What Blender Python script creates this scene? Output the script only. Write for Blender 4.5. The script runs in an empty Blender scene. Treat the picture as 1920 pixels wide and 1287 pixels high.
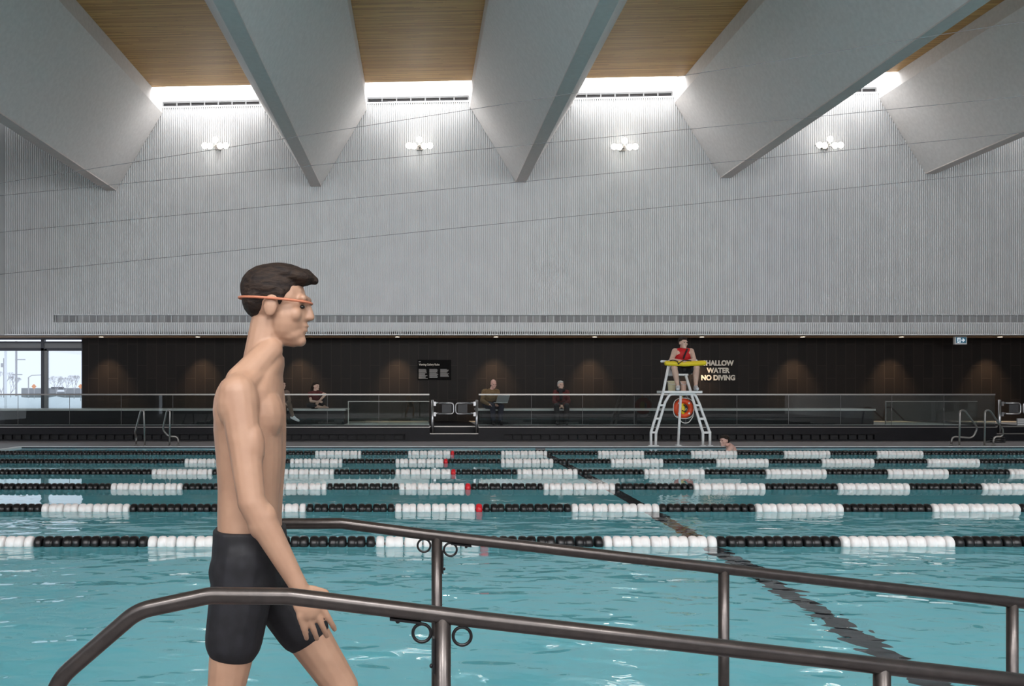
import bpy, bmesh, math, random
from mathutils import Vector, Matrix
random.seed(7)
PI = math.pi
SC = bpy.context.scene
COL = SC.collection

# ------------------------------------------------------------------ camera, light, exposure
F = 1686.0; VX = 785.0; VY = 735.0; H = 1.48           # focal length in pixels, vanishing point, eye height over the water
cd = bpy.data.cameras.new('camera'); cam = bpy.data.objects.new('camera', cd); COL.objects.link(cam)
cam.location = (0, 0, H); cam.rotation_euler = (PI/2, 0, 0)
cd.sensor_width = 36; cd.lens = F/1920*36
cd.shift_x = (960-VX)/1920; cd.shift_y = (VY-643.5)/1920
cd.clip_start = 0.05; cd.clip_end = 800
SC.camera = cam
SC.view_settings.view_transform = 'Standard'; SC.view_settings.look = 'None'
SC.view_settings.exposure = 0.12; SC.view_settings.gamma = 1.0; SC.view_settings.use_curve_mapping = False

w = bpy.data.worlds.new('world'); SC.world = w; w.use_nodes = True
bg = w.node_tree.nodes['Background']; bg.inputs[0].default_value = (0.80, 0.87, 1.0, 1); bg.inputs[1].default_value = 1.1

def area(name, loc, rot, sx, sy, power, col=(1, 1, 1)):
    l = bpy.data.lights.new(name, 'AREA'); l.shape = 'RECTANGLE'; l.size = sx; l.size_y = sy; l.energy = power; l.color = col
    o = bpy.data.objects.new(name, l); COL.objects.link(o); o.location = loc; o.rotation_euler = rot; return o
SLOPE = 0.0205
BEAMS = [-10.24, -3.42, 3.40, 10.22, 17.04]
WY = 30.0                                                # plane of the corrugated wall
def zroof(x): return 11.42+SLOPE*x
for bx in (-13.6, -6.83, -0.01, 6.81, 13.63, 20.5):      # daylight falling through the skylight slots beside the wall
    area('skylight_and_fill', (bx, 29.42, zroof(bx)+.55), (0, 0, 0), 3.3 if bx > -13 else .4, 1.05, 120 if bx > -13 else 8, (0.97, 0.985, 1.0))
    area('skylight_and_fill', (bx, -5.2, zroof(bx)+1.0), (0, 0, 0), 3.3 if bx > -13 else .4, 1.3, 1500 if bx > -13 else 150, (0.97, 0.985, 1.0))   # assumed unseen slots along the near wall, added to brighten the pool
area('back_wall_fill', (4, -5.7, 6.8), (PI/2, 0, 0), 34, 5.4, 1250, (1.0, 0.985, 0.97)).data.spread = 1.75   # unseen ambient fill added in the openings of the back wall
area('side_window_daylight', (-15.9, 23, 1.8), (0, -PI/2, 0), 2.8, 13, 80, (0.85, 0.92, 1.0))     # glazing under the side wall

# ------------------------------------------------------------------ helpers
def at(px, py, Y): return Vector(((px-VX)*Y/F, Y, H+(VY-py)*Y/F))
def tag(o, label=None, cat=None, group=None, kind=None):
    if label: o['label'] = label
    if cat: o['category'] = cat
    if group: o['group'] = group
    if kind: o['kind'] = kind
    return o
def empty(name, loc=(0, 0, 0)):
    o = bpy.data.objects.new(name, None); COL.objects.link(o); o.location = loc; o.empty_display_size = .1; return o
def link(name, me, parent=None):
    o = bpy.data.objects.new(name, me); COL.objects.link(o)
    if parent is not None:
        o.parent = parent
        M = Matrix.Translation(-wloc(parent)); me.transform(M)
    return o
def wloc(o):
    v = Vector(o.location)
    while o.parent: o = o.parent; v += Vector(o.location)
    return v
def fillet(pts, r, n=6):
    pts = [Vector(p) for p in pts]; out = [pts[0]]
    for i in range(1, len(pts)-1):
        a, b, c = pts[i-1], pts[i], pts[i+1]
        u = (a-b); v = (c-b); lu, lv = u.length, v.length; u.normalize(); v.normalize()
        ang = u.angle(v, PI)
        if ang > PI-.02: out.append(b); continue
        rr = r[i] if isinstance(r, dict) and i in r else (r if not isinstance(r, dict) else .1)
        d = min(rr/math.tan(ang/2), lu*.49, lv*.49)
        p0 = b+u*d; p1 = b+v*d
        for k in range(n+1):
            t = k/n; out.append((1-t)**2*p0+2*t*(1-t)*b+t*t*p1)
    out.append(pts[-1]); return out
class MB:
    def __init__(s): s.bm = bmesh.new()
    def box(s, a, b):
        x0, y0, z0 = a; x1, y1, z1 = b
        v = [s.bm.verts.new(p) for p in ((x0,y0,z0),(x1,y0,z0),(x1,y1,z0),(x0,y1,z0),(x0,y0,z1),(x1,y0,z1),(x1,y1,z1),(x0,y1,z1))]
        for f in ((0,3,2,1),(4,5,6,7),(0,1,5,4),(1,2,6,5),(2,3,7,6),(3,0,4,7)): s.bm.faces.new([v[i] for i in f])
        return s
    def poly(s, pts): s.bm.faces.new([s.bm.verts.new(p) for p in pts]); return s
    def prism(s, pts, vec):
        vec = Vector(vec); n = len(pts)
        a = [s.bm.verts.new(p) for p in pts]; b = [s.bm.verts.new(Vector(p)+vec) for p in pts]
        s.bm.faces.new(a); s.bm.faces.new(b[::-1])
        for i in range(n): s.bm.faces.new((a[i], b[i], b[(i+1) % n], a[(i+1) % n]))
        return s
    def tube(s, pts, r, n=14, closed=False, cap=True):
        pts = [Vector(p) for p in pts]; N = len(pts); rings = []
        t0 = (pts[1]-pts[0]).normalized(); ref = Vector((0,0,1)) if abs(t0.z) < .9 else Vector((0,1,0))
        nrm = (ref-t0*ref.dot(t0)).normalized()
        for i, p in enumerate(pts):
            if closed: t = (pts[(i+1) % N]-pts[i-1]).normalized()
            else: t = (pts[min(i+1, N-1)]-pts[max(i-1, 0)]).normalized()
            nrm = (nrm-t*nrm.dot(t)).normalized(); bn = t.cross(nrm)
            rr = r[i] if isinstance(r, (list, tuple)) else r
            rings.append([s.bm.verts.new(p+(nrm*math.cos(2*PI*k/n)+bn*math.sin(2*PI*k/n))*rr) for k in range(n)])
        for i in range(N if closed else N-1):
            a, b = rings[i], rings[(i+1) % N]
            for k in range(n): s.bm.faces.new((a[k], a[(k+1) % n], b[(k+1) % n], b[k])).smooth = True
        if not closed and cap: s.bm.faces.new(rings[0][::-1]); s.bm.faces.new(rings[-1])
        return s
    def cyl(s, a, b, r0, r1=None, n=18): return s.tube([a, b], [r0, r0 if r1 is None else r1], n)
    def lathe(s, prof, o, axis='Z', n=20):
        o = Vector(o); rings = []
        for h, r in prof:
            ring = []
            for k in range(n):
                c, q = math.cos(2*PI*k/n)*r, math.sin(2*PI*k/n)*r
                ring.append(s.bm.verts.new(o+(Vector((c, q, h)) if axis == 'Z' else Vector((h, c, q)) if axis == 'X' else Vector((c, h, q)))))
            rings.append(ring)
        for a, b in zip(rings, rings[1:]):
            for k in range(n): s.bm.faces.new((a[k], a[(k+1) % n], b[(k+1) % n], b[k])).smooth = True
        s.bm.faces.new(rings[0][::-1]); s.bm.faces.new(rings[-1]); return s
    def torus(s, c, R, r, axis='Y', n=32, m=10):
        c = Vector(c); pts = []
        for k in range(n):
            a = 2*PI*k/n; u, v = math.cos(a)*R, math.sin(a)*R
            pts.append(c+(Vector((u, 0, v)) if axis == 'Y' else Vector((u, v, 0)) if axis == 'Z' else Vector((0, u, v))))
        return s.tube(pts, r, m, closed=True)
    def ball(s, c, rad, seg=14, rot=None):
        rad = rad if isinstance(rad, (tuple, list)) else (rad,)*3
        M = Matrix.Translation(Vector(c)) @ (rot.to_4x4() if rot is not None else Matrix.Identity(4)) @ Matrix.Diagonal((*rad, 1))
        g = bmesh.ops.create_uvsphere(s.bm, u_segments=seg, v_segments=max(6, seg*2//3), radius=1, matrix=M)
        for v in g['verts']:
            for f in v.link_faces: f.smooth = True
        return s
    def build(s, name, mat, parent=None, bevel=0):
        bmesh.ops.recalc_face_normals(s.bm, faces=s.bm.faces)
        me = bpy.data.meshes.new(name); s.bm.to_mesh(me); s.bm.free()
        if mat: me.materials.append(mat)
        o = link(name, me, parent)
        if bevel:
            m = o.modifiers.new('bevel', 'BEVEL'); m.width = bevel; m.segments = 2; m.limit_method = 'ANGLE'
        return o
def copy_tree(o, parent=None):
    c = o.copy(); COL.objects.link(c)
    if parent is not None: c.parent = parent
    for ch in list(o.children): copy_tree(ch, c)
    return c

# ------------------------------------------------------------------ materials
def mat(name, col, rough=.5, metal=0.0, spec=.5, emit=None, es=0.0):
    m = bpy.data.materials.new(name); m.use_nodes = True
    b = m.node_tree.nodes['Principled BSDF']
    b.inputs['Base Color'].default_value = (*col, 1); b.inputs['Roughness'].default_value = rough
    b.inputs['Metallic'].default_value = metal; b.inputs['Specular IOR Level'].default_value = spec
    if emit: b.inputs['Emission Color'].default_value = (*emit, 1); b.inputs['Emission Strength'].default_value = es
    return m
def nodes(m): return m.node_tree.nodes, m.node_tree.links, m.node_tree.nodes['Principled BSDF']
def mottled(name, c0, c1, scale, rough=.6, metal=0.0, detail=4, bump=0.0, vec=(1, 1, 1), spec=.5):
    m = mat(name, c0, rough, metal, spec); N, L, b = nodes(m)
    g = N.new('ShaderNodeNewGeometry'); mp = N.new('ShaderNodeMapping'); mp.inputs['Scale'].default_value = vec
    L.new(g.outputs['Position'], mp.inputs['Vector'])
    n = N.new('ShaderNodeTexNoise'); n.inputs['Scale'].default_value = scale; n.inputs['Detail'].default_value = detail
    L.new(mp.outputs[0], n.inputs['Vector'])
    r = N.new('ShaderNodeValToRGB'); r.color_ramp.elements[0].color = (*c0, 1); r.color_ramp.elements[1].color = (*c1, 1)
    r.color_ramp.elements[0].position = .35; r.color_ramp.elements[1].position = .65
    L.new(n.outputs[0], r.inputs[0]); L.new(r.outputs[0], b.inputs['Base Color'])
    if bump:
        k = N.new('ShaderNodeBump'); k.inputs['Strength'].default_value = bump; k.inputs['Distance'].default_value = .01
        L.new(n.outputs[0], k.inputs['Height']); L.new(k.outputs[0], b.inputs['Normal'])
    return m
M = {}
M['corrugated'] = mottled('corrugated_white_metal', (.70,.71,.72), (.74,.75,.76), 1.5, .45)
M['plaster'] = mottled('white_plaster', (.72,.73,.74), (.76,.77,.78), 2.0, .8)
M['beam'] = mottled('perforated_white_panel', (.66,.63,.615), (.72,.69,.675), 9.0, .75, detail=8)
M['flange'] = mottled('grey_flange', (.60,.535,.51), (.64,.575,.55), 9.0, .7)
M['louvre'] = mat('louvre_grey', (.20,.205,.21), .5)
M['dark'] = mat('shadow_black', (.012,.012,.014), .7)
M['charcoal'] = mottled('charcoal_panel', (.0075,.0075,.010), (.010,.0095,.0125), 3, .5, spec=.22)
M['stone'] = mottled('pale_stone', (.50,.50,.51), (.56,.56,.56), 4, .35)
M['deck'] = mottled('grey_deck_tile', (.20,.185,.19), (.25,.235,.24), 5, .4)
M['coping'] = mat('white_coping', (.80,.80,.80), .35)
M['steel'] = mat('brushed_steel', (.40,.40,.41), .32, 1.0)
M['dimsteel'] = mat('satin_steel', (.30,.285,.27), .38, .9)
M['rail'] = mottled('bronze_grey_tube', (.080,.070,.066), (.098,.086,.080), 30, .30, metal=.8)
M['frame'] = mat('dark_window_frame', (.03,.033,.045), .4)
M['white'] = mat('white_powder_coat', (.80,.81,.82), .35)
M['red'] = mat('red_float', (.65,.01,.02), .4)
M['wfloat'] = mottled('white_float', (.88,.845,.83), (.92,.885,.87), 20, .4)
M['bfloat'] = mat('black_float', (.006,.006,.007), .32)
M['cable'] = mat('grey_wire', (.20,.20,.21), .5)
M['skin_tan'] = mottled('tanned_skin', (.40,.232,.152), (.45,.27,.178), 12, .5)
M['skin'] = mottled('pale_skin', (.60,.40,.32), (.66,.45,.36), 14, .5)
M['skin_pink'] = mottled('pink_skin', (.62,.36,.30), (.68,.42,.35), 14, .5)
M['hair_dark'] = mottled('dark_brown_hair', (.010,.006,.005), (.032,.019,.012), 90, .7, vec=(.35,1,1), bump=.6, spec=.3)
M['hair_grey'] = mottled('silver_hair', (.42,.41,.39), (.58,.57,.55), 50, .6)
M['eye'] = mat('dark_eye', (.01,.008,.007), .2)
M['shorts'] = mottled('black_swim_cloth', (.006,.006,.008), (.012,.012,.016), 25, .7)
M['redshirt'] = mottled('red_jersey', (.52,.006,.010), (.60,.010,.015), 20, .65)
M['maroon'] = mottled('maroon_cloth', (.075,.010,.010), (.10,.016,.014), 20, .8)
M['olive'] = mottled('olive_brown_hoodie', (.15,.095,.045), (.20,.13,.065), 18, .9)
M['navy'] = mottled('navy_denim', (.012,.014,.03), (.02,.022,.042), 20, .85)
M['taupe'] = mottled('taupe_cloth', (.13,.095,.075), (.17,.125,.10), 20, .9)
M['shoe'] = mat('white_trainer', (.72,.74,.78), .5)
M['yellow'] = mat('yellow_foam', (.82,.62,.015), .45)
M['orange'] = mat('orange_red_ring', (.80,.075,.012), .4)
M['rope'] = mat('white_rope', (.75,.74,.72), .7)
M['cream'] = mat('cream_plastic', (.80,.74,.50), .4)
M['pinkplastic'] = mat('pink_plastic', (.78,.52,.42), .4)
M['laptop'] = mat('silver_laptop', (.34,.35,.36), .35, .6)
M['sign'] = mat('black_sign_board', (.004,.004,.004), .6, 0, .08)
M['letter'] = mat('cream_letter', (.74,.68,.58), .5)
M['lettergrey'] = mat('grey_letter', (.38,.37,.36), .5)
M['gatepanel'] = mat('grey_gate_panel', (.06,.06,.065), .6)
M['strap'] = mat('rust_strap', (.55,.20,.11), .5)
M['snow'] = mottled('snow', (.90,.92,.95), (.95,.96,.98), .15, .9)
M['bark'] = mat('hazed_bark', (.40,.385,.39), .9)  # paled so that distant haze is in the colour
M['lampglass'] = mat('lit_lamp_glass', (1, .98, .92), .4, emit=(1, .96, .88), es=9)
M['downglow'] = mat('lit_downlight', (1, .9, .75), .4, emit=(1, .85, .62), es=5)
M['exitface'] = mat('exit_blue_face', (.03,.10,.15), .5, emit=(.05,.16,.24), es=.35)
M['exitwhite'] = mat('exit_white', (.75,.80,.84), .5, emit=(.8,.9,1), es=.5)

def glass(name, tint=(.93,.96,.95), spec_boost=1.0):
    m = bpy.data.materials.new(name); m.use_nodes = True; N, L = m.node_tree.nodes, m.node_tree.links
    N.remove(N['Principled BSDF']); out = N['Material Output']
    t = N.new('ShaderNodeBsdfTransparent'); t.inputs[0].default_value = (*tint, 1)
    g = N.new('ShaderNodeBsdfGlossy'); g.inputs['Roughness'].default_value = 0.0
    fr = N.new('ShaderNodeFresnel'); fr.inputs[0].default_value = 1.5
    mx = N.new('ShaderNodeMixShader'); L.new(fr.outputs[0], mx.inputs[0]); L.new(t.outputs[0], mx.inputs[1]); L.new(g.outputs[0], mx.inputs[2])
    L.new(mx.outputs[0], out.inputs[0]); return m
M['glass'] = glass('clear_guard_glass', (.86,.90,.89))
M['pane'] = glass('window_glass', (.95,.97,.98))

def wood(name, c0, c1, strip=.035, along='X'):
    m = mat(name, c0, .55); N, L, b = nodes(m)
    g = N.new('ShaderNodeNewGeometry'); sp = N.new('ShaderNodeSeparateXYZ'); L.new(g.outputs['Position'], sp.inputs[0])
    def math_(op, a, bv):
        n = N.new('ShaderNodeMath'); n.operation = op
        for i, v in enumerate((a, bv)):
            if isinstance(v, (int, float)): n.inputs[i].default_value = v
            else: L.new(v, n.inputs[i])
        return n.outputs[0]
    a, c = (sp.outputs[0], sp.outputs[1]) if along == 'X' else (sp.outputs[1], sp.outputs[0])
    row = math_('FLOOR', math_('DIVIDE', c, strip), 0)
    w1 = N.new('ShaderNodeTexWhiteNoise'); w1.noise_dimensions = '1D'; L.new(row, w1.inputs['W'])
    seg = math_('FLOOR', math_('DIVIDE', math_('ADD', a, math_('MULTIPLY', w1.outputs['Value'], 9.0)), 2.6), 0)
    cmb = N.new('ShaderNodeCombineXYZ'); L.new(row, cmb.inputs[0]); L.new(seg, cmb.inputs[1])
    w2 = N.new('ShaderNodeTexWhiteNoise'); w2.noise_dimensions = '2D'; L.new(cmb.outputs[0], w2.inputs['Vector'])
    mp = N.new('ShaderNodeMapping'); mp.inputs['Scale'].default_value = (1.2, 30, 1) if along == 'X' else (30, 1.2, 1); L.new(g.outputs['Position'], mp.inputs[0])
    nz = N.new('ShaderNodeTexNoise'); nz.inputs['Scale'].default_value = 1.5; nz.inputs['Detail'].default_value = 5; L.new(mp.outputs[0], nz.inputs['Vector'])
    mix = math_('ADD', math_('MULTIPLY', w2.outputs['Value'], .55), math_('MULTIPLY', nz.outputs[0], .5))
    r = N.new('ShaderNodeValToRGB'); e = r.color_ramp.elements
    e[0].position = .22; e[0].color = (*c0, 1); e[1].position = .8; e[1].color = (*c1, 1)
    L.new(mix, r.inputs[0])
    # knots and dark glue lines
    mp2 = N.new('ShaderNodeMapping'); mp2.inputs['Scale'].default_value = (2.2, 9, 1) if along == 'X' else (9, 2.2, 1); L.new(g.outputs['Position'], mp2.inputs[0])
    vo = N.new('ShaderNodeTexVoronoi'); vo.inputs['Scale'].default_value = 1.0; L.new(mp2.outputs[0], vo.inputs['Vector'])
    kn = math_('LESS_THAN', vo.outputs['Distance'], .10)
    gl = math_('LESS_THAN', math_('FRACT', math_('DIVIDE', c, strip*16), 0), .03)
    dk = math_('MAXIMUM', math_('MULTIPLY', kn, .45), math_('MULTIPLY', gl, .5))
    mr = N.new('ShaderNodeMixRGB'); mr.inputs[2].default_value = (c0[0]*.3, c0[1]*.28, c0[2]*.25, 1)
    L.new(dk, mr.inputs[0]); L.new(r.outputs[0], mr.inputs[1]); L.new(mr.outputs[0], b.inputs['Base Color'])
    return m
M['clt'] = wood('laminated_timber', (.36,.185,.052), (.62,.36,.125))
M['soffit'] = wood('soffit_timber', (.40,.27,.17), (.52,.36,.24), .12, along='Y')

def tilewall():
    m = mat('dark_brown_tile', (.02,.015,.012), .5, 0, .18); N, L, b = nodes(m)
    g = N.new('ShaderNodeNewGeometry'); sp = N.new('ShaderNodeSeparateXYZ'); L.new(g.outputs['Position'], sp.inputs[0])
    c = N.new('ShaderNodeCombineXYZ'); L.new(sp.outputs[2], c.inputs[0]); L.new(sp.outputs[0], c.inputs[1])
    br = N.new('ShaderNodeTexBrick'); L.new(c.outputs[0], br.inputs['Vector'])
    br.inputs['Scale'].default_value = 1; br.inputs['Brick Width'].default_value = 1.2; br.inputs['Row Height'].default_value = .34
    br.inputs['Mortar Size'].default_value = .008; br.offset = .37; br.offset_frequency = 2
    br.inputs['Color1'].default_value = (.0085,.0062,.0052, 1); br.inputs['Color2'].default_value = (.0135,.0098,.0082, 1); br.inputs['Mortar'].default_value = (.030,.023,.019, 1)
    L.new(br.outputs[0], b.inputs['Base Color']); return m
M['tile'] = tilewall()

def grillemat(pitch):
    m = mat('duct_grille', (.2,.2,.2), .6); N, L, b = nodes(m)
    g = N.new('ShaderNodeNewGeometry'); sp = N.new('ShaderNodeSeparateXYZ'); L.new(g.outputs['Position'], sp.inputs[0])
    d = N.new('ShaderNodeMath'); d.operation = 'DIVIDE'; L.new(sp.outputs[0], d.inputs[0]); d.inputs[1].default_value = pitch
    f = N.new('ShaderNodeMath'); f.operation = 'FLOOR'; L.new(d.outputs[0], f.inputs[0])
    wn = N.new('ShaderNodeTexWhiteNoise'); wn.noise_dimensions = '1D'; L.new(f.outputs[0], wn.inputs['W'])
    r = N.new('ShaderNodeValToRGB'); r.color_ramp.elements[0].color = (.24,.24,.245, 1); r.color_ramp.elements[1].color = (.40,.40,.405, 1)
    L.new(wn.outputs['Value'], r.inputs[0]); L.new(r.outputs[0], b.inputs['Base Color']); return m
M['grille'] = grillemat(.228)

def poolfloor():
    m = mat('pool_blue_paint', (.24,.58,.68), .6); N, L, b = nodes(m)
    g = N.new('ShaderNodeNewGeometry')
    n = N.new('ShaderNodeTexNoise'); n.inputs['Scale'].default_value = .8; L.new(g.outputs['Position'], n.inputs['Vector'])
    r = N.new('ShaderNodeValToRGB'); r.color_ramp.elements[0].color = (.22,.82,.95, 1); r.color_ramp.elements[1].color = (.28,.88,.98, 1)
    L.new(n.outputs[0], r.inputs[0]); L.new(r.outputs[0], b.inputs['Base Color']); return m
M['basin'] = poolfloor()
M['laneline'] = mat('dark_lane_tile', (.012,.018,.03), .5)

def water():
    m = bpy.data.materials.new('pool_water'); m.use_nodes = True; N, L, b = nodes(m)
    b.inputs['Base Color'].default_value = (.985,1,1, 1); b.inputs['Roughness'].default_value = 0.0
    b.inputs['Transmission Weight'].default_value = 1.0; b.inputs['IOR'].default_value = 1.333
    g = N.new('ShaderNodeNewGeometry'); sp = N.new('ShaderNodeSeparateXYZ'); L.new(g.outputs['Position'], sp.inputs[0])
    calm = N.new('ShaderNodeMapRange'); L.new(sp.outputs[1], calm.inputs[0])
    calm.inputs[1].default_value = 7.5; calm.inputs[2].default_value = 13.0; calm.inputs[3].default_value = 1.0; calm.inputs[4].default_value = .035
    def noise(scale, vec, det=2.0, dist=.4):
        mp = N.new('ShaderNodeMapping'); mp.inputs['Scale'].default_value = vec; mp.inputs['Rotation'].default_value = (0, 0, .25); L.new(g.outputs['Position'], mp.inputs[0])
        n = N.new('ShaderNodeTexNoise'); n.inputs['Scale'].default_value = scale; n.inputs['Detail'].default_value = det; n.inputs['Distortion'].default_value = dist
        L.new(mp.outputs[0], n.inputs['Vector']); return n.outputs[0]
    a = noise(1.1, (1, 1.6, 1)); c = noise(4.0, (1, 1.3, 1), 1.5)
    mu = N.new('ShaderNodeMath'); mu.operation = 'MULTIPLY_ADD'; L.new(c, mu.inputs[0]); mu.inputs[1].default_value = .33; L.new(a, mu.inputs[2])
    k = N.new('ShaderNodeBump'); k.inputs['Distance'].default_value = .10; L.new(mu.outputs[0], k.inputs['Height'])
    st = N.new('ShaderNodeMath'); st.operation = 'MULTIPLY'; L.new(calm.outputs[0], st.inputs[0]); st.inputs[1].default_value = .40
    L.new(st.outputs[0], k.inputs['Strength']); L.new(k.outputs[0], b.inputs['Normal']); return m
M['water'] = water()

# ------------------------------------------------------------------ the hall
LX, RX, BY = -13.8, 24.0, -6.0                            # side walls and back wall
SOF = 3.367                                               # soffit height
DY = 31.5                                                 # dark tiled wall
G0, GZ = 26.4, .45                                        # gallery front and floor height
PX0, PX1, PY0, PY1 = -10.44, 18.3, 4.15, 23.65            # pool edges
FL = .04
def struct(o, label, cat): return tag(o, label, cat, kind='structure')

b = MB()                                                  # far wall: vertical flutes above the gallery
def flutes(b, x0, x1, zb, zt, pitch=.0712, d=.05):
    n = int((x1-x0)/pitch); prof = []
    for i in range(n+1):
        x = x0+i*pitch
        for dx, y in ((0, 0), (.022, 0), (.030, -d), (.060, -d), (.068, 0)): 
            if x+dx <= x1: prof.append((x+dx, y))
    prof.append((x1, 0))
    lo = [b.bm.verts.new((x, WY+y, zb(x) if callable(zb) else zb)) for x, y in prof]
    hi = [b.bm.verts.new((x, WY+y, zt(x) if callable(zt) else zt)) for x, y in prof]
    for i in range(len(prof)-1): b.bm.faces.new((lo[i], lo[i+1], hi[i+1], hi[i]))
GX0, GX1, GZ0, GZ1 = -12.17, 20.6, 3.79, 4.04
vb = lambda x: 11.14+SLOPE*x
flutes(b, LX, GX0, SOF+.03, vb); flutes(b, GX0, GX1, SOF+.03, GZ0); flutes(b, GX0, GX1, GZ1, vb); flutes(b, GX1, RX, SOF+.03, vb)
b.box((LX, WY+.001, SOF), (RX, WY+.30, GZ0)); b.box((LX, WY+.001, GZ1), (RX, WY+.30, 10.2)); b.box((LX, WY+.12, GZ0), (RX, WY+.30, GZ1))
b.box((LX, WY-.056, SOF-.0), (RX, WY+.02, SOF+.032))
b.prism([(LX, WY+.0, vb(LX)-.05), (RX, WY+.0, vb(RX)-.05), (RX, WY+.0, zroof(RX)+1.4), (LX, WY+.0, zroof(LX)+1.4)], (0, .3, 0))
b.prism([(LX, WY+.01, 10.1), (RX, WY+.01, 10.1), (RX, WY+.01, vb(RX)), (LX, WY+.01, vb(LX))], (0, .3, 0))
b.prism([(LX, WY-.035, vb(LX)-.02), (RX, WY-.035, vb(RX)-.02), (RX, WY-.035, vb(RX)+.03), (LX, WY-.035, vb(LX)+.03)], (0, .04, 0))
struct(b.build('wall_far', M['corrugated']), 'tall white fluted metal wall above the viewing gallery', 'wall')
b = MB().box((LX-.3, BY, SOF), (LX, WY+.3, 12.8)); b2 = MB().box((LX-3.4, BY, -.2), (LX-3.2, 16, SOF+.12)); struct(b2.build('wall_left', M['deck']), 'unseen dark wall added under the soffit to block reflections on the window side', 'wall')  # lower wall added unseen to keep bright outdoors out of the guard glass
struct(b.build('wall_left', M['plaster']), 'plain white upper side wall meeting the fluted wall', 'wall')
b = MB().box((RX, BY, -.2), (RX+.3, DY+.3, 13.2)); struct(b.build('wall_right', M['plaster']), 'plain white side wall beyond the far gate', 'wall')
b = MB().box((LX-3, BY-.3, -.2), (RX+.3, BY, 4.0)).box((LX-3, BY-.3, 9.6), (RX+.3, BY, 13.2))  # unseen: high openings let fill in, dark base avoids guard glass reflections
for x in (-16.5, -13, -9, -5, -1, 3, 7, 11, 15, 19, 23): b.box((x, BY-.25, 4), (x+.12, BY-.1, 9.6))
struct(b.build('wall_back', M['deck']), 'unseen back wall of the hall with high openings placed for ambient fill', 'wall')
b = MB().box((-11.78, DY, GZ-.4), (RX, DY+.3, SOF+.2)); struct(b.build('wall_gallery', M['tile']), 'dark brown tiled wall behind the viewing gallery', 'wall')
b = MB().box((LX-3.2, WY, SOF), (RX, DY+.3, SOF+.12)).box((LX-3.2, BY, SOF), (LX-.3, WY, SOF+.12))
struct(b.build('ceiling_soffit', M['soffit']), 'low timber soffit over the viewing gallery', 'ceiling')

for i, bx in enumerate(BEAMS):                            # deep tapering roof beams
    root = empty('ceiling_beam', (bx, WY, 8.39+SLOPE*bx))
    q = lambda x: SLOPE*(bx+x)
    zb, zc, zt = 8.39+SLOPE*bx, 10.95, 12.75
    pts = [(bx-.17, WY-.002, zb+.03), (bx+.17, WY-.002, zb+.03), (bx+1.70, WY-.002, zc+q(1.7)), (bx+1.70, WY-.002, zt+q(1.7)), (bx-1.70, WY-.002, zt+q(-1.7)), (bx-1.70, WY-.002, zc+q(-1.7))]
    MB().prism(pts, (0, BY-WY+.01, 0)).build('beam_casing', M['beam'], root)
    MB().box((bx-.175, BY+.05, zb), (bx+.175, WY-.04, zb+.035)).build('bottom_flange', M['flange'], root)
    struct(root, ['white faceted roof beam furthest towards the window corner', 'white faceted roof beam over the pair of seated women',
        'white faceted roof beam meeting the wall near the middle of the hall', 'white faceted roof beam ending above the lifeguard chair',
        'white faceted roof beam furthest from the window corner'][i], 'beam')
    root['group'] = 'faceted roof beams'
edges = [LX]+[e for bx in BEAMS for e in (bx-1.70, bx+1.70)]+[RX]
names = ['timber ceiling strip against the side wall above the window corner', 'timber ceiling bay first from the window corner', 'timber ceiling bay above the rules sign',
         'timber ceiling bay between the middle beam and the chair beam', 'narrow seen timber ceiling bay beyond the chair beam', 'timber ceiling bay beyond the last beam']
for i in range(6):
    x0, x1 = edges[2*i]+.005, edges[2*i+1]-.005
    b = MB().prism([(x0, BY+1.5, zroof(x0)), (x1, BY+1.5, zroof(x1)), (x1, BY+1.5, zroof(x1)+.28), (x0, BY+1.5, zroof(x0)+.28)], (0, 28.8-BY-1.5, 0))
    struct(b.build('ceiling', M['clt']), names[i], 'ceiling')
    b = MB().prism([(x0, 28.72, zroof(x0)+.285), (x1, 28.72, zroof(x1)+.285), (x1, 28.72, zroof(x1)+1.3), (x0, 28.72, zroof(x0)+1.3)], (0, .08, 0))
    b.prism([(x0, 28.72, zroof(x0)+1.3), (x1, 28.72, zroof(x1)+1.3), (x1, 28.72, zroof(x1)+1.35), (x0, 28.72, zroof(x0)+1.35)], (0, 1.3, 0))  # opaque lid over the slot, added to shut out world light
    struct(b.build('ceiling_upstand', M['plaster']), 'white skylight upstand at the end of the '+names[i].replace('narrow seen ', '').replace('timber ceiling', 'timber'), 'skylight')

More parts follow.
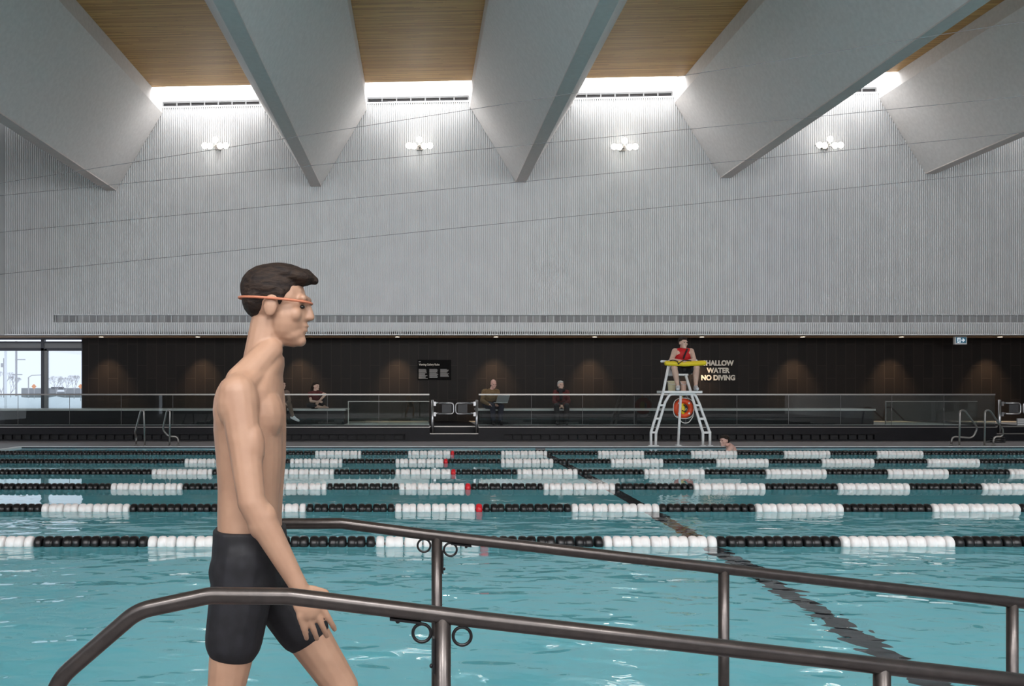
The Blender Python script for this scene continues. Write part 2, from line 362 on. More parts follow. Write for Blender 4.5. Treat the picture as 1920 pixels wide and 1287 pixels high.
# roof vents between the beams
for i, (x0, x1) in enumerate([(-8.52, -5.30), (-1.70, 1.66), (5.12, 8.45), (11.94, 15.25)]):
    r = empty('air_vent', ((x0+x1)/2, WY-.03, vb(x0)+.06))
    z0 = lambda x: 11.185+SLOPE*x
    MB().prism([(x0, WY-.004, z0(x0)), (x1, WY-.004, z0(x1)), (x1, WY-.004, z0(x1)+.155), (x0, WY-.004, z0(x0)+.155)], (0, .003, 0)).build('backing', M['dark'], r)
    n = 8; b = MB(); s = MB()
    pts = [(x0, WY-.028, z0(x0)+.155)]
    for k in range(n):
        x = x0+(x1-x0)*k/(n-1); pts += [(x-.02, WY-.028, z0(x)+.13), (x-.02, WY-.028, z0(x)), (x+.02, WY-.028, z0(x)), (x+.02, WY-.028, z0(x)+.13)]
    pts.append((x1, WY-.028, z0(x1)+.155)); b.prism(pts, (0, .02, 0))
    b.build('louvre_slat', M['louvre'], r)
    for dz in (.09, .115, .14): s.prism([(x0, WY-.03, z0(x0)+dz-.004), (x1, WY-.03, z0(x1)+dz-.004), (x1, WY-.03, z0(x1)+dz+.012), (x0, WY-.03, z0(x0)+dz+.012)], (0, .02, 0))
    s.build('slat', M['louvre'], r)
    tag(r, ['slotted grey air vent under the skylight nearest the window corner', 'slotted grey air vent under the skylight above the rules sign',
            'slotted grey air vent under the skylight between the middle beams', 'slotted grey air vent mostly hidden by the chair beam'][i], 'vent', 'skylight air vents')
# long grille
r = empty('wall_grille', (4, WY, GZ0))
MB().box((GX0, WY+.08, GZ0), (GX1, WY+.118, GZ1)).build('duct_panel', M['grille'], r)
b = MB(); x = GX0+.03; pts = [(GX0, WY+.045, GZ1)]
while x < GX1-.03: pts += [(x-.010, WY+.045, GZ1-.012), (x-.010, WY+.045, GZ0), (x+.010, WY+.045, GZ0), (x+.010, WY+.045, GZ1-.012)]; x += .228
pts.append((GX1, WY+.045, GZ1)); b.prism(pts, (0, .03, 0))
b.build('louvre_slat', M['corrugated'], r)
MB().box((GX0-.03, WY-.03, GZ0-.03), (GX1+.03, WY+.0, GZ0+.005)).box((GX0-.03, WY-.03, GZ1-.005), (GX1+.03, WY+.0, GZ1+.03)).box((GX0-.03, WY-.03, GZ0), (GX0, WY, GZ1)).build('grille_frame', M['corrugated'], r)
tag(r, 'long grey duct grille running across the fluted wall', 'grille')

# wall floodlight clusters
def cluster(x, z, label):
    r = empty('wall_light', (x, WY-.03, z))
    MB().box((x-.10, WY-.12, z-.06), (x+.10, WY-.03, z+.10)).cyl((x, WY-.12, z), (x, WY-.34, z), .03).box((x-.44, WY-.40, z-.02), (x+.44, WY-.34, z+.02)).box((x-.02, WY-.40, z), (x+.02, WY-.34, z+.16)).build('bracket', M['dimsteel'], r)
    for dx, dz in ((-.355, -.02), (-.185, -.035), (.15, -.035), (.335, -.02), (-.01, .175)):
        c = Vector((x+dx, WY-.47, z+dz))
        h = MB().lathe([(-.02, .075), (.10, .06), (.12, .03)], c, 'Y').build('lamp_head', M['dimsteel'], r)
        MB().ball(c+Vector((0, -.03, 0)), (.10, .05, .10)).build('lamp_lens', M['lampglass'], h)
    l = bpy.data.lights.new('wall_light_glow', 'POINT'); l.energy = 9; l.color = (1, .95, .88); l.shadow_soft_size = .3
    o = bpy.data.objects.new('wall_light_glow', l); COL.objects.link(o); o.parent = r; o.location = (0, -1.0, .3)
    tag(r, label, 'wall light', 'floodlight clusters on the fluted wall')
for px, py, lab in ((404, 272, 'lit five-lamp floodlight cluster on the fluted wall nearest the window corner'), (787, 272, 'lit five-lamp floodlight cluster above the rules sign'),
                    (1172, 274, 'lit five-lamp floodlight cluster between the middle beam and the chair beam'), (1557, 271, 'lit five-lamp floodlight cluster furthest from the window corner')):
    p = at(px, py, WY-.5); cluster(p.x, p.z, lab)

# thin wires across the hall, hung below the beams
for i, (y0, y1, Y, xr) in enumerate([(352, 28, 14.0, 17.0), (372, 172, 14.4, RX), (441, 240, 14.8, RX), (520, 310, 15.2, RX)]):
    u = Y/F
    def zz(X): px = VX+X/u; return H+(VY-(y0+(y1-y0)*(px+60)/2050))*u
    a, c = Vector((LX, Y, zz(LX))), Vector((xr, Y, zz(xr)))
    o = MB().tube([a, a.lerp(c, .5)-Vector((0, 0, .02)), c], .0042, 6).build('overhead_wire', M['cable'])
    tag(o, ['thin grey wire crossing just below the skylights, highest of the four wires', 'thin grey wire crossing the beam tips, second highest of the four wires',
            'thin grey wire crossing the fluted wall, third highest of the four wires', 'thin grey wire crossing the fluted wall, lowest of the four wires'][i], 'wire', 'overhead wires')

# ------------------------------------------------------------------ pool, decks
b = MB()
b.box((PX0-.3, PY0-.3, -1.5), (PX1+.3, PY1+.3, -1.2)).box((PX0-.3, PY0-.3, -1.2), (PX0, PY1+.3, -.02)).box((PX1, PY0-.3, -1.2), (PX1+.3, PY1+.3, -.02)).box((PX0, PY1, -1.2), (PX1, PY1+.3, -.02)).box((PX0, PY0-.3, -1.2), (PX1, PY0, -.02))
o = b.build('floor_pool', M['basin']); MB().box((PX0, PY1+.01, -.02), (PX1, PY1+.1, FL-.019)).build('gutter', M['laneline'], o); struct(o, 'pale blue painted pool basin under the water', 'pool')
b = MB().box((3.09, PY0, -1.199), (3.31, PY1-.001, -1.194)).box((3.07, PY1-.006, -1.199), (3.33, PY1-.001, -.05))
struct(b.build('trim_1', M['laneline']), 'dark tiled line along the pool floor', 'floor line')
b = MB().poly([(PX0, PY0, 0), (PX1, PY0, 0), (PX1, PY1, 0), (PX0, PY1, 0)])
struct(b.build('pool_water', M['water']), 'turquoise rippled pool water', 'water')
b = MB().box((PX0-.12, PY1, FL-.018), (PX1+.12, PY1+.14, FL)).box((PX0-.14, PY0-.14, -.05), (PX0, PY1, FL)).box((PX1, PY0-.14, -.05), (PX1+.14, PY1, FL)).box((PX0, PY0-.14, -.05), (PX1, PY0, FL))
struct(b.build('trim_2', M['coping'], None, .01), 'white coping around the pool edge', 'pool edge')
b = MB().box((LX-3, PY1+.14, -.3), (RX, DY, FL-.004)).box((LX-3, PY0-.14, -.3), (PX0-.14, PY1+.14, FL-.004)).box((PX1+.14, PY0-.14, -.3), (RX, PY1+.14, FL-.004))
struct(b.build('floor', M['deck']), 'grey tiled pool deck below the gallery', 'floor')
# near deck with the trench of the entry ramp (it falls towards +X)
RY0, RY1, RTX = 2.16, 3.66, -.35
b = MB().box((LX-3, BY, -.3), (RX, RY0, FL)).box((LX-3, RY1, -.3), (RX, PY0-.14, FL)).box((LX-3, RY0, -.3), (RTX, RY1, FL))
b.prism([(RTX, RY0, FL), (6.0, RY0, FL-.114*(6-RTX)), (6.0, RY0, -1.2), (RTX, RY0, -1.2)], (0, RY1-RY0, 0)).box((6.0, RY0, -1.2), (RX, RY1, FL-.114*(6-RTX)))
struct(b.build('floor_near', M['deck']), 'grey tiled deck and sunken ramp on the near side of the pool', 'floor')

# ------------------------------------------------------------------ lane ropes
PAIR = .182
prof2 = [(0, .018), (.004, .055), (.012, .070), (.034, .076), (.066, .074), (.078, .066), (.086, .060), (.094, .066), (.106, .074), (.140, .076), (.162, .070), (.170, .055), (.174, .018)]
prof1 = [(0, .018), (.004, .055), (.012, .070), (.036, .076), (.066, .072), (.078, .060), (.082, .018)]
fm = {}
for c in ('wfloat', 'bfloat', 'red'):
    for k, pf in ((2, prof2), (1, prof1)):
        b = MB().lathe(pf, (0, 0, 0), 'X', 18); bmesh.ops.recalc_face_normals(b.bm, faces=b.bm.faces)
        me = bpy.data.meshes.new('float'); b.bm.to_mesh(me); b.bm.free(); me.materials.append(M[c]); fm[c, k] = me
def lane_rope(Y, R, label):
    zf = .018
    root = empty('lane_rope', (PX0, Y, zf))
    MB().cyl((PX0, Y, zf), (PX1, Y, zf), .012, n=8).build('cord', M['bfloat'], root)
    fl = []                                               # (x, colour, size) left edge of every float
    def run(x, c, n, last=None):                          # half + n-1 pairs + half
        fl.append((x+.004, c, 1)); x += PAIR/2
        for _ in range(n-1): fl.append((x+.004, c, 2)); x += PAIR
        fl.append((x+.004, last or c, 1)); return x+PAIR/2
    x = R-6*PAIR*5; xs = x
    seq = [('wfloat', 6), ('bfloat', 6), ('wfloat', 6), ('bfloat', 6), ('wfloat', 6), ('bfloat', 6), ('wfloat', 6), ('bfloat+', 6), ('wfloat', 6), ('bfloat', 6), ('wfloat', 6), ('bfloat', 6), ('wfloat', 6), ('bfloat', 6), ('wfloat', 6)]
    for i, (c, n) in enumerate(seq):
        if c == 'bfloat+':
            x = run(x, 'bfloat', n); fl.append((x+.004, 'bfloat', 1)); x += PAIR/2
        else: x = run(x, c, n, 'red' if i == 4 else None)
    while x < PX1-PAIR: fl.append((x+.004, 'bfloat', 2)); x += PAIR
    x = xs-PAIR
    while x > PX0+.1: fl.append((x+.004, 'bfloat', 2)); x -= PAIR
    def vis(f): px = VX+f[0]*F/Y; return -30 < px < 1930
    inview = [f for f in fl if vis(f)]; out = [f for f in fl if not vis(f)]
    inview.sort(key=lambda f: (f[1] == 'bfloat', abs(f[0]-1.5))); out += inview[100:]; inview = inview[:100]
    rnd = random.Random(int(Y*100))
    for fx, c, k in inview:
        o = bpy.data.objects.new('float' if c != 'red' else 'red_float', fm[c, k]); COL.objects.link(o); o.parent = root
        o.location = (fx-PX0, 0, 0); o.rotation_euler = (rnd.uniform(0, 6), 0, 0)
        if c == 'red': o['label'] = 'single red float'
    if out:
        b = MB()
        for fx, c, k in out: b.lathe(prof2 if k == 2 else prof1, (fx, Y, zf), 'X', 12)
        o = b.build('float_string', M['bfloat'], root); o['kind'] = 'stuff'
    tag(root, label, 'lane rope', 'lane ropes across the pool')
for Y, R, lab in ((8.65, .677, 'black and white lane rope closest to the ramp railings, longest floats seen'), (11.15, .794, 'black and white lane rope second from the ramp railings'),
                  (13.65, .794, 'black and white lane rope third from the ramp railings'), (16.15, .67, 'black and white lane rope third from the lifeguard side'),
                  (18.65, .608, 'black and white lane rope second from the lifeguard side'), (21.15, .84, 'black and white lane rope next to the swimmer and lifeguard chair')):
    lane_rope(Y, R, lab)

# ------------------------------------------------------------------ gallery
GSC = F/G0
def gx(px, Y=G0): return (px-VX)*Y/F
EL, ER, EE = gx(806), gx(897), gx(1869)                   # ends of the plinths either side of the gate, and at the far gate
def plinth(x0, x1, v0, v1, label, name):
    b = MB().box((x0, G0+.12, FL), (x1, DY, GZ))
    b.box((x0, G0, .225), (x1, G0+.12, GZ)).box((x0, G0, FL), (x1, G0+.12, .075))
    if v0 > x0: b.box((x0, G0, .075), (v0, G0+.12, .225))
    if v1 < x1: b.box((v1, G0, .075), (x1, G0+.12, .225))
    x = v0
    while x < v1: b.box((x-.008, G0+.01, .075), (x+.008, G0+.12, .225)); x += .274
    o = b.build(name, M['charcoal']); struct(o, label, 'platform')
    f = MB().box((x0, G0+.05, GZ+.0), (x1, DY, GZ+.006)).build('platform_paving', M['stone'], o)
    MB().box((x0, G0-.012, GZ-.028), (x1, G0+.01, GZ+.002)).build('edge_strip', M['dimsteel'], o)
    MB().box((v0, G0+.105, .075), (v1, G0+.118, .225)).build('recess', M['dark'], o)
plinth(LX-3, EL, LX-2, gx(760), 'charcoal gallery plinth under the glass guard by the windows', 'trim_3')
plinth(ER, EE, gx(945), gx(1640), 'charcoal gallery plinth under the glass guard behind the lifeguard chair', 'trim_4')
plinth(gx(1965), RX, gx(2000), RX-.5, 'charcoal gallery plinth past the far gate', 'trim_5')
for i, (x0, x1) in enumerate([(EL, ER), (EE, gx(1965))]):
    b = MB().box((x0, G0+.50, FL), (x1, DY, GZ)).box((x0, G0+.02, FL), (x1, G0+.50, .255))
    o = b.build('trim_%d' % (6+i), M['charcoal']); struct(o, ['dark steps up to the gallery between the two glass guards', 'dark steps up to the gallery at the far gate'][i], 'steps')
    MB().box((x0, G0+.50, GZ), (x1, DY, GZ+.006)).build('landing', M['charcoal'], o)
    MB().box((x0, G0+.49, GZ-.025), (x1, G0+.56, GZ+.008)).build('step_nosing', M['dimsteel'], o)
    MB().box((x0, G0+.01, .235), (x1, G0+.06, .262)).build('step_nosing', M['dimsteel'], o)

def guard(pxs, label):
    x0, x1 = gx(pxs[0]), gx(pxs[-1]); zt = H+(VY-741.5)/GSC
    r = empty('glass_guard', ((x0+x1)/2, G0+.06, GZ))
    for a, c in zip(pxs, pxs[1:]): MB().box((gx(a)+.006, G0+.055, GZ+.03), (gx(c)-.006, G0+.070, zt)).build('glass_panel', M['glass'], r)
    for a in pxs[1:-1]: MB().box((gx(a)-.004, G0+.057, GZ+.046), (gx(a)+.004, G0+.069, zt)).build('joint', M['louvre'], r)
    MB().box((x0, G0+.04, zt), (x1, G0+.085, zt+.042)).build('cap_rail', M['dimsteel'], r)
    MB().box((x0, G0+.03, GZ-.0), (x1, G0+.095, GZ+.045)).build('base_shoe', M['charcoal'], r)
    tag(r, label, 'glass guard')
guard([-260, -163, -65, 32, 129, 226, 323, 420, 517, 613.5, 710, 805], 'long glass guard with steel cap rail running to the windows')
guard([898, 997, 1093, 1190, 1287, 1383, 1480, 1578, 1674, 1772, 1868], 'long glass guard with steel cap rail behind the lifeguard chair')

BF = 28.0
def bench(x0, x1, label):
    r = empty('bench', ((x0+x1)/2, BF+.5, GZ))
    zt = H+(VY-767.3)*BF/F
    MB().box((x0, BF, zt-.055), (x1, BF+1.6, zt)).build('seat_slab', M['stone'], r)
    MB().box((x0+.05 if x0 > -15 else x0, BF+.03, GZ+.006), (x1-.05, BF+1.55, zt-.056)).build('front_panel', M['charcoal'], r)
    tag(r, label, 'bench')
bench(LX-3, gx(648, BF), 'built-in charcoal bench with pale top under the two younger women')
bench(gx(895, BF), gx(1642, BF), 'built-in charcoal bench with pale top under the man with the laptop')
def lowscreen(px0, px1, label):
    x0, x1 = gx(px0, BF), gx(px1, BF); zt = H+(VY-754)*BF/F
    r = empty('low_glass_screen', ((x0+x1)/2, BF+.1, GZ))
    MB().box((x0, BF+.1, GZ+.01), (x1, BF+.115, zt)).build('glass_panel', M['glass'], r)
    MB().box((x0, BF+.085, zt), (x1, BF+.13, zt+.03)).box((x0-.0, BF+.09, GZ+.006), (x0+.025, BF+.125, zt)).build('screen_frame', M['dimsteel'], r)
    tag(r, label, 'glass screen')
lowscreen(652, 805, 'low steel-topped glass screen between the bench end and the gate')
lowscreen(1663, 1836, 'low steel-topped glass screen past the end of the right-hand bench')

# swing gates
def gate(pxpost, side, label):
    p = gx(pxpost, G0+.1); Y = G0+.1; d = side
    r = empty('swing_gate', (p, Y, FL))
    zt = H+(VY-751)*Y/F; u = Y/F
    MB().cyl((p, Y, FL), (p, Y, zt), .042).ball((p, Y, zt), (.042, .042, .015)).build('post', M['steel'], r)
    for py in (757.5, 777):
        z = H+(VY-py)*u
        MB().box((p+d*.03, Y-.05, z-.06), (p+d*.10, Y+.05, z+.06)).cyl((p+d*.03, Y, z+.02), (p+d*.18, Y, z+.02), .028).build('hinge', M['steel'], r)
    z0, z1 = H+(VY-776.5)*u, H+(VY-756.5)*u
    x0, x1 = p+d*.15, p+d*.62
    path = fillet([(x0, Y, z1), (x1, Y, z1), (x1, Y, z0), (x0, Y, z0)], .09)
    MB().tube(path, .024, 12).build('gate_loop', M['steel'], r)
    MB().box((min(p+d*.28, p+d*.56), Y-.008, z0+.03), (max(p+d*.28, p+d*.56), Y+.008, z1-.03)).build('infill_panel', M['gatepanel'], r)
    tag(r, label, 'gate', 'steel swing gates to the gallery')
gate(811, 1, 'steel swing gate leaf hinged beside the end of the window-side glass guard')
gate(894, -1, 'steel swing gate leaf hinged next to the man with the laptop')
gate(1874, 1, 'steel swing gate leaf at the far steps behind the grab rails')
gate(1958, -1, 'steel swing gate leaf at the far steps, cut by the picture edge')
r = empty('notice_panel', at(1916, 798, G0+.9))
p = at(1907, 798, G0+.6); q = at(1926, 785, G0+.6)
MB().box((p.x, p.y, GZ+.006), (q.x, p.y+.03, q.z)).build('board', M['louvre'], r)
b = MB()
for k in range(4): b.box((p.x+.01, p.y-.006, GZ+.03+k*.055), (q.x-.01, p.y-.001, GZ+.055+k*.055))
b.build('stripe', M['white'], r); tag(r, 'small striped pale panel standing below the far gate', 'panel')

# grab rails at the pool edge
def grab(pts, label):
    P = [at(px, py, Y) for px, py, Y in pts]
    P[0].z = FL-.002; P[-1].z = FL-.002
    o = empty('grab_rail', (P[0].x, P[0].y, FL))
    MB().tube(fillet(P, .16, 8), .024, 12).build('tube', M['dimsteel'], o)
    for q in (P[0], P[-1]): MB().lathe([(0, .055), (.015, .055), (.025, .03)], (q.x, q.y, FL), 'Z').build('base_flange', M['dimsteel'], o)
    tag(o, label, 'grab rail', 'pool ladder grab rails')
grab([(255, 835, 24.2), (256, 820, 24.2), (253, 812, 24.1), (264, 770, 23.95), (270, 770, 23.9), (271.5, 837, 23.8)], 'steel grab rail at the pool edge nearest the window corner')
grab([(334.5, 835, 24.2), (334, 819, 24.2), (316, 819, 24.15), (305, 806, 24.1), (313, 770, 23.95), (319, 770, 23.9), (318, 837, 23.8)], 'steel grab rail with low hoop behind the walking man')
grab([(1783.5, 835, 24.2), (1785, 819, 24.2), (1824, 822, 24.15), (1833, 803, 24.1), (1809, 770, 23.95), (1800, 770, 23.9), (1798.5, 837, 23.8)], 'steel grab rail with low hoop left of the far gate')
grab([(1862.5, 835, 24.2), (1863, 819, 24.2), (1881, 819, 24.15), (1880, 805, 24.1), (1856, 770, 23.95), (1847, 770, 23.9), (1846, 837, 23.8)], 'steel grab rail in front of the far gate')
r = empty('hose_coil', at(1868, 831, 25.6))
p = at(1868, 831, 25.6); b = MB()
for k in range(3): b.torus((p.x+.03*k, p.y, FL+.03+.05*k), .20-.03*k, .026, 'Z', 24, 8)
b.build('hose', M['bfloat'], r); MB().cyl((p.x-.36, p.y-.1, FL+.024), (p.x-.14, p.y-.02, FL+.024), .022).build('nozzle', M['gatepanel'], r)
tag(r, 'dark hose coil lying on the deck beyond the grab rails', 'hose')

# downlights in the soffit, washing the tiled wall
for i, px in enumerate((190, 371, 558, 745, 930, 1115, 1316, 1505, 1690, 1875)):
    x = gx(px, 30.75); r = empty('downlight', (x, 30.75, SOF))
    MB().lathe([(-.014, .085), (-.006, .10), (.002, .10)], (x, 30.75, SOF), 'Z', 24).build('trim_ring', M['white'], r)
    MB().lathe([(-.018, .070), (-.0145, .070)], (x, 30.75, SOF), 'Z', 24).build('lens', M['downglow'], r)
    l = bpy.data.lights.new('downlight_beam', 'SPOT'); l.energy = 330; l.color = (1, .70, .42); l.spot_size = 1.15; l.spot_blend = .9; l.shadow_soft_size = .06
    o = bpy.data.objects.new('downlight_beam', l); COL.objects.link(o); o.parent = r; o.location = (0, 0, -.04); o.rotation_euler = (.30, 0, 0)
    tag(r, 'round recessed downlight in the soffit '+['by the window corner', 'right of the window corner', 'above the crouching woman', 'above the rules sign', 'above the man with the laptop', 'above the white-haired woman',
        'above the wall lettering', 'right of the wall lettering', 'left of the exit sign', 'right of the exit sign'][i], 'downlight', 'soffit downlights')

# ------------------------------------------------------------------ writing
def text_mesh(s, size, loc, mat_, name, parent, align='CENTER', bold=.0, ext=.006, yscale=1.0, xscale=1.0):
    c = bpy.data.curves.new('t', 'FONT'); c.body = s; c.size = size; c.align_x = align; c.extrude = ext; c.offset = bold
    o = bpy.data.objects.new('t', c); COL.objects.link(o)
    dg = bpy.context.evaluated_depsgraph_get(); me = bpy.data.meshes.new_from_object(o.evaluated_get(dg)); bpy.data.objects.remove(o)
    me.transform(Matrix.Translation(Vector(loc)) @ Matrix.Rotation(PI/2, 4, 'X') @ Matrix.Diagonal((xscale, yscale, 1, 1)))
    me.materials.clear(); me.materials.append(mat_); me.name = name
    return link(name, me, parent)
TY = DY-.03
r = empty('wall_lettering', at(1347, 693, TY))
for s, py in (('SHALLOW', 685.6), ('WATER', 699.4), ('NO DIVING', 713)):
    p = at(1346.5, py, TY); text_mesh(s, 13.1*TY/F, p, M['letter'], 'text_line', r, bold=.010, ext=.010, xscale=.93)
tag(r, 'pale raised letters reading SHALLOW WATER NO DIVING on the tiled wall', 'lettering')
p = at(1272, 689, TY)
o = MB().torus((p.x, TY, p.z), .285, .028, 'Y', 32, 8).build('ring_emblem', M['letter']); tag(o, 'pale ring emblem on the tiled wall mostly hidden behind the lifeguard', 'emblem')
p0, p1 = at(783, 713, TY), at(846, 675, TY)
r = empty('rules_sign', ((p0.x+p1.x)/2, TY, p0.z))
MB().box((p0.x, TY, p0.z), (p1.x, DY+.001, p1.z)).build('board', M['sign'], r)
text_mesh('Viewing Gallery Rules', 5.5*TY/F, at(785.3, 685.7, TY-.004), M['letter'], 'title', r, 'LEFT', .0015, .002, xscale=.80)
b = MB(); b.box((at(785, 679.5, TY).x, TY-.004, at(785, 679.5, TY).z), (at(789, 679, TY).x, TY-.001, at(785, 678, TY).z)).build('small_heading', M['lettergrey'], r)
rnd = random.Random(3)
for ci, (cx, n, w_) in enumerate(((785, 11, 17), (805, 10, 17), (825.5, 9, 17))):
    b = MB()
    for k in range(n):
        y = 692.2+k*1.72; ww = w_*rnd.uniform(.7, 1)
        a, c = at(cx, y+.9, TY), at(cx+ww, y, TY); b.box((a.x, TY-.004, a.z), (c.x, TY-.001, c.z))
    b.build('text_column', M['lettergrey'], r)
tag(r, 'black wall sign titled Viewing Gallery Rules', 'sign')
EY = 30.5
p0, p1 = at(1790, 646, EY), at(1813, 631.3, EY); u = EY/F
r = empty('exit_sign', ((p0.x+p1.x)/2, EY, p1.z))
MB().box((p0.x, EY, p0.z), (p1.x, EY+.09, p1.z)).build('housing', M['white'], r)
MB().box((p0.x+.12, EY+.02, p1.z), (p1.x-.12, EY+.07, SOF)).build('mount', M['louvre'], r)
f0, f1 = at(1792.5, 643.6, EY), at(1811.5, 632.8, EY)
MB().box((f0.x, EY-.006, f0.z), (f1.x, EY-.001, f1.z)).build('face', M['exitface'], r)
def flat(pts, m, nm, dy=.010): MB().prism([at(px, py, EY-dy) for px, py in pts], (0, .003, 0)).build(nm, m, r)
flat([(1795, 643), (1801, 643), (1801, 633.6), (1795, 633.6)], M['exitwhite'], 'door_symbol')
flat([(1797.6, 634.4), (1799.2, 634.4), (1799.2, 636), (1797.6, 636)], M['exitface'], 'figure_symbol', .014)
flat([(1796.2, 637.5), (1798, 636.4), (1799.6, 637.2), (1800.6, 638.6), (1799.6, 638.8), (1798.8, 638), (1798.6, 639.8), (1800.4, 642.6), (1799.2, 642.6), (1797.6, 640.4), (1795.4, 641.8), (1795.3, 640.8), (1797, 639.4), (1797, 638)], M['exitface'], 'figure_symbol', .014)
flat([(1802.8, 639.1), (1802.8, 637.3), (1806.6, 637.3), (1804.4, 634.8), (1806.4, 634.8), (1809.4, 638.2), (1806.4, 641.6), (1804.4, 641.6), (1806.6, 639.1)], M['exitwhite'], 'arrow_symbol')
tag(r, 'hanging blue and white exit sign with running figure and arrow', 'exit sign')

# ------------------------------------------------------------------ window corner and outdoors
WXL, WXR = LX-5.5, -11.78
r = empty('window_1', ((WXL+WXR)/2, DY+.1, GZ))
MB().box((WXL, DY+.14, GZ), (WXR, DY+.15, SOF-.35)).build('glass_pane', M['pane'], r)
b = MB()
yf = lambda py: H+(VY-py)*DY/F
b.box((WXL, DY+.02, yf(658)), (WXR, DY+.2, yf(653))).box((WXL, DY+.0, yf(643.5)), (WXR, DY+.2, yf(640.5))).box((WXL, DY, yf(637)), (WXR, DY+.2, SOF)).box((WXR-.03, DY, GZ), (WXR, DY+.2, SOF)).box((WXL, DY+.05, GZ), (WXR, DY+.2, GZ+.04))
for px in (79, -72): x = gx(px, DY); b.box((x-.05, DY+.02, GZ), (x+.05, DY+.2, SOF))
b.build('window_frame', M['frame'], r)
x = gx(84.5, DY); MB().box((x-.04, DY+.02, GZ), (x+.06, DY+.16, yf(655))).build('mullion_cover', M['louvre'], r)
MB().box((WXL, DY+.05, yf(655)), (WXR, DY+.06, yf(643))).build('roller_blind', M['louvre'], r)
struct(r, 'tall window with dark frame and half drawn blind in the corner', 'window')
b = MB().poly([(-260, DY+.5, .25), (120, DY+.5, .25), (120, 320, .25), (-260, 320, .25)]); struct(b.build('ground', M['snow']), 'snow covered ground outside the window', 'ground')
b = MB(); rnd = random.Random(5)
for k in range(40): b.ball((-60+k*1.2+rnd.uniform(-.4, .4), 62+rnd.uniform(-1, 1), .25), (1.4, 1.2, rnd.uniform(.55, .95)), 10)
o = b.build('snow_bank', M['snow']); tag(o, 'ploughed snow bank outside the window', 'snow', kind='stuff')
p0, p1 = at(40, 735, 190), at(175, 728, 190)
r = empty('low_building', ((p0.x+p1.x)/2, 150, .25))
MB().box((p0.x, 190, .25), (p1.x, 194, p1.z)).build('wall', M['louvre'], r); a = at(96, 729.5, 189.7); MB().box((a.x, 189.6, a.z), (a.x+2.6, 190, a.z+.4)).build('roof_unit', M['frame'], r)
a = at(107, 735, 189.5); MB().box((a.x, 189.5, a.z), (a.x+1.5, 189.9, a.z+.45)).build('door', M['white'], r)
tag(r, 'long low grey building far outside the window', 'building')
def pole(px, py0, Y, rad, m, label, extra=None):
    t = at(px, py0, Y); r = empty('utility_pole', (t.x, Y, .25))
    MB().cyl((t.x, Y, .25), (t.x, Y, t.z), rad, n=10).build('shaft', m, r)
    if extra: extra(t, r)
    tag(r, label, 'pole')
pole(10.5, 640, 58, .085, M['white'], 'thick white pole outside, cut by the window head')
pole(8, 672, 90, .10, M['bark'], 'short grey pole beside the thick white pole outside', lambda t, r: MB().box((t.x-.3, t.y-.1, t.z-.9), (t.x+.1, t.y+.1, t.z-.5)).build('transformer', M['bark'], r))
pole(30.5, 640, 90, .10, M['bark'], 'tall thin grey utility pole with crossarms outside', lambda t, r: MB().box((t.x-.1, t.y-.05, t.z-1.9), (t.x+.9, t.y+.05, t.z-1.8)).box((t.x-.4, t.y-.05, t.z-3.4), (t.x+.6, t.y+.05, t.z-3.3)).build('crossarm', M['bark'], r))
pole(53.5, 708, 110, .07, M['bark'], 'grey street lamp with bent arm outside', lambda t, r: MB().tube([t, t+Vector((.4, 0, .25)), t+Vector((1.6, 0, .3))], .05, 8).build('arm', M['bark'], r))
for px, lab in ((63.5, 'small orange road sign outside the left pane'), (151, 'small orange road sign outside beside the tiled wall edge')):
    t = at(px, 725, 120); r = empty('road_sign', (t.x, 120, .25))
    MB().cyl((t.x, 120.1, .25), (t.x, 120.1, t.z), .04, n=8).build('post', M['bark'], r)
    s = .34; MB().prism([(t.x-s, 120, t.z-.0), (t.x, 120, t.z-s), (t.x+s, 120, t.z), (t.x, 120, t.z+s)], (0, .05, 0)).build('sign_plate', mat('orange_sign', (.8,.28,.08), .5), r)
    tag(r, lab, 'road sign', 'orange road signs outside')
def bare_tree(px, Y, h, label, seed):
    rd = random.Random(seed); base = at(px, 735, Y); base.z = .25; b = MB()
    def grow(p, d, l, rad, n):
        q = p+d*l; b.tube([p, q], [rad, rad*.7], 5, cap=False)
        if n == 0: return
        for _ in range(3):
            dd = (d+Vector((rd.uniform(-.7, .7), rd.uniform(-.4, .4), rd.uniform(-.1, .5)))).normalized(); grow(q, dd, l*.72, rad*.62, n-1)
    grow(base, Vector((0, 0, 1)), h*.32, h*.018, 5)
    o = b.build('bare_tree', M['bark']); tag(o, label, 'tree', 'bare winter trees outside')
for px, Y, h, lab, sd in ((2, 84, 3.4, 'bare bush-like tree at the picture edge outside', 1), (20, 104, 3.2, 'bare tree beside the utility pole outside', 2), (106, 125, 3.6, 'bare tree right of the window mullion', 3), (122, 140, 3.6, 'bare tree in the middle of the right pane', 4), (139, 160, 4.4, 'bare tree near the tiled wall edge', 5)):
    bare_tree(px, Y, h, lab, sd)

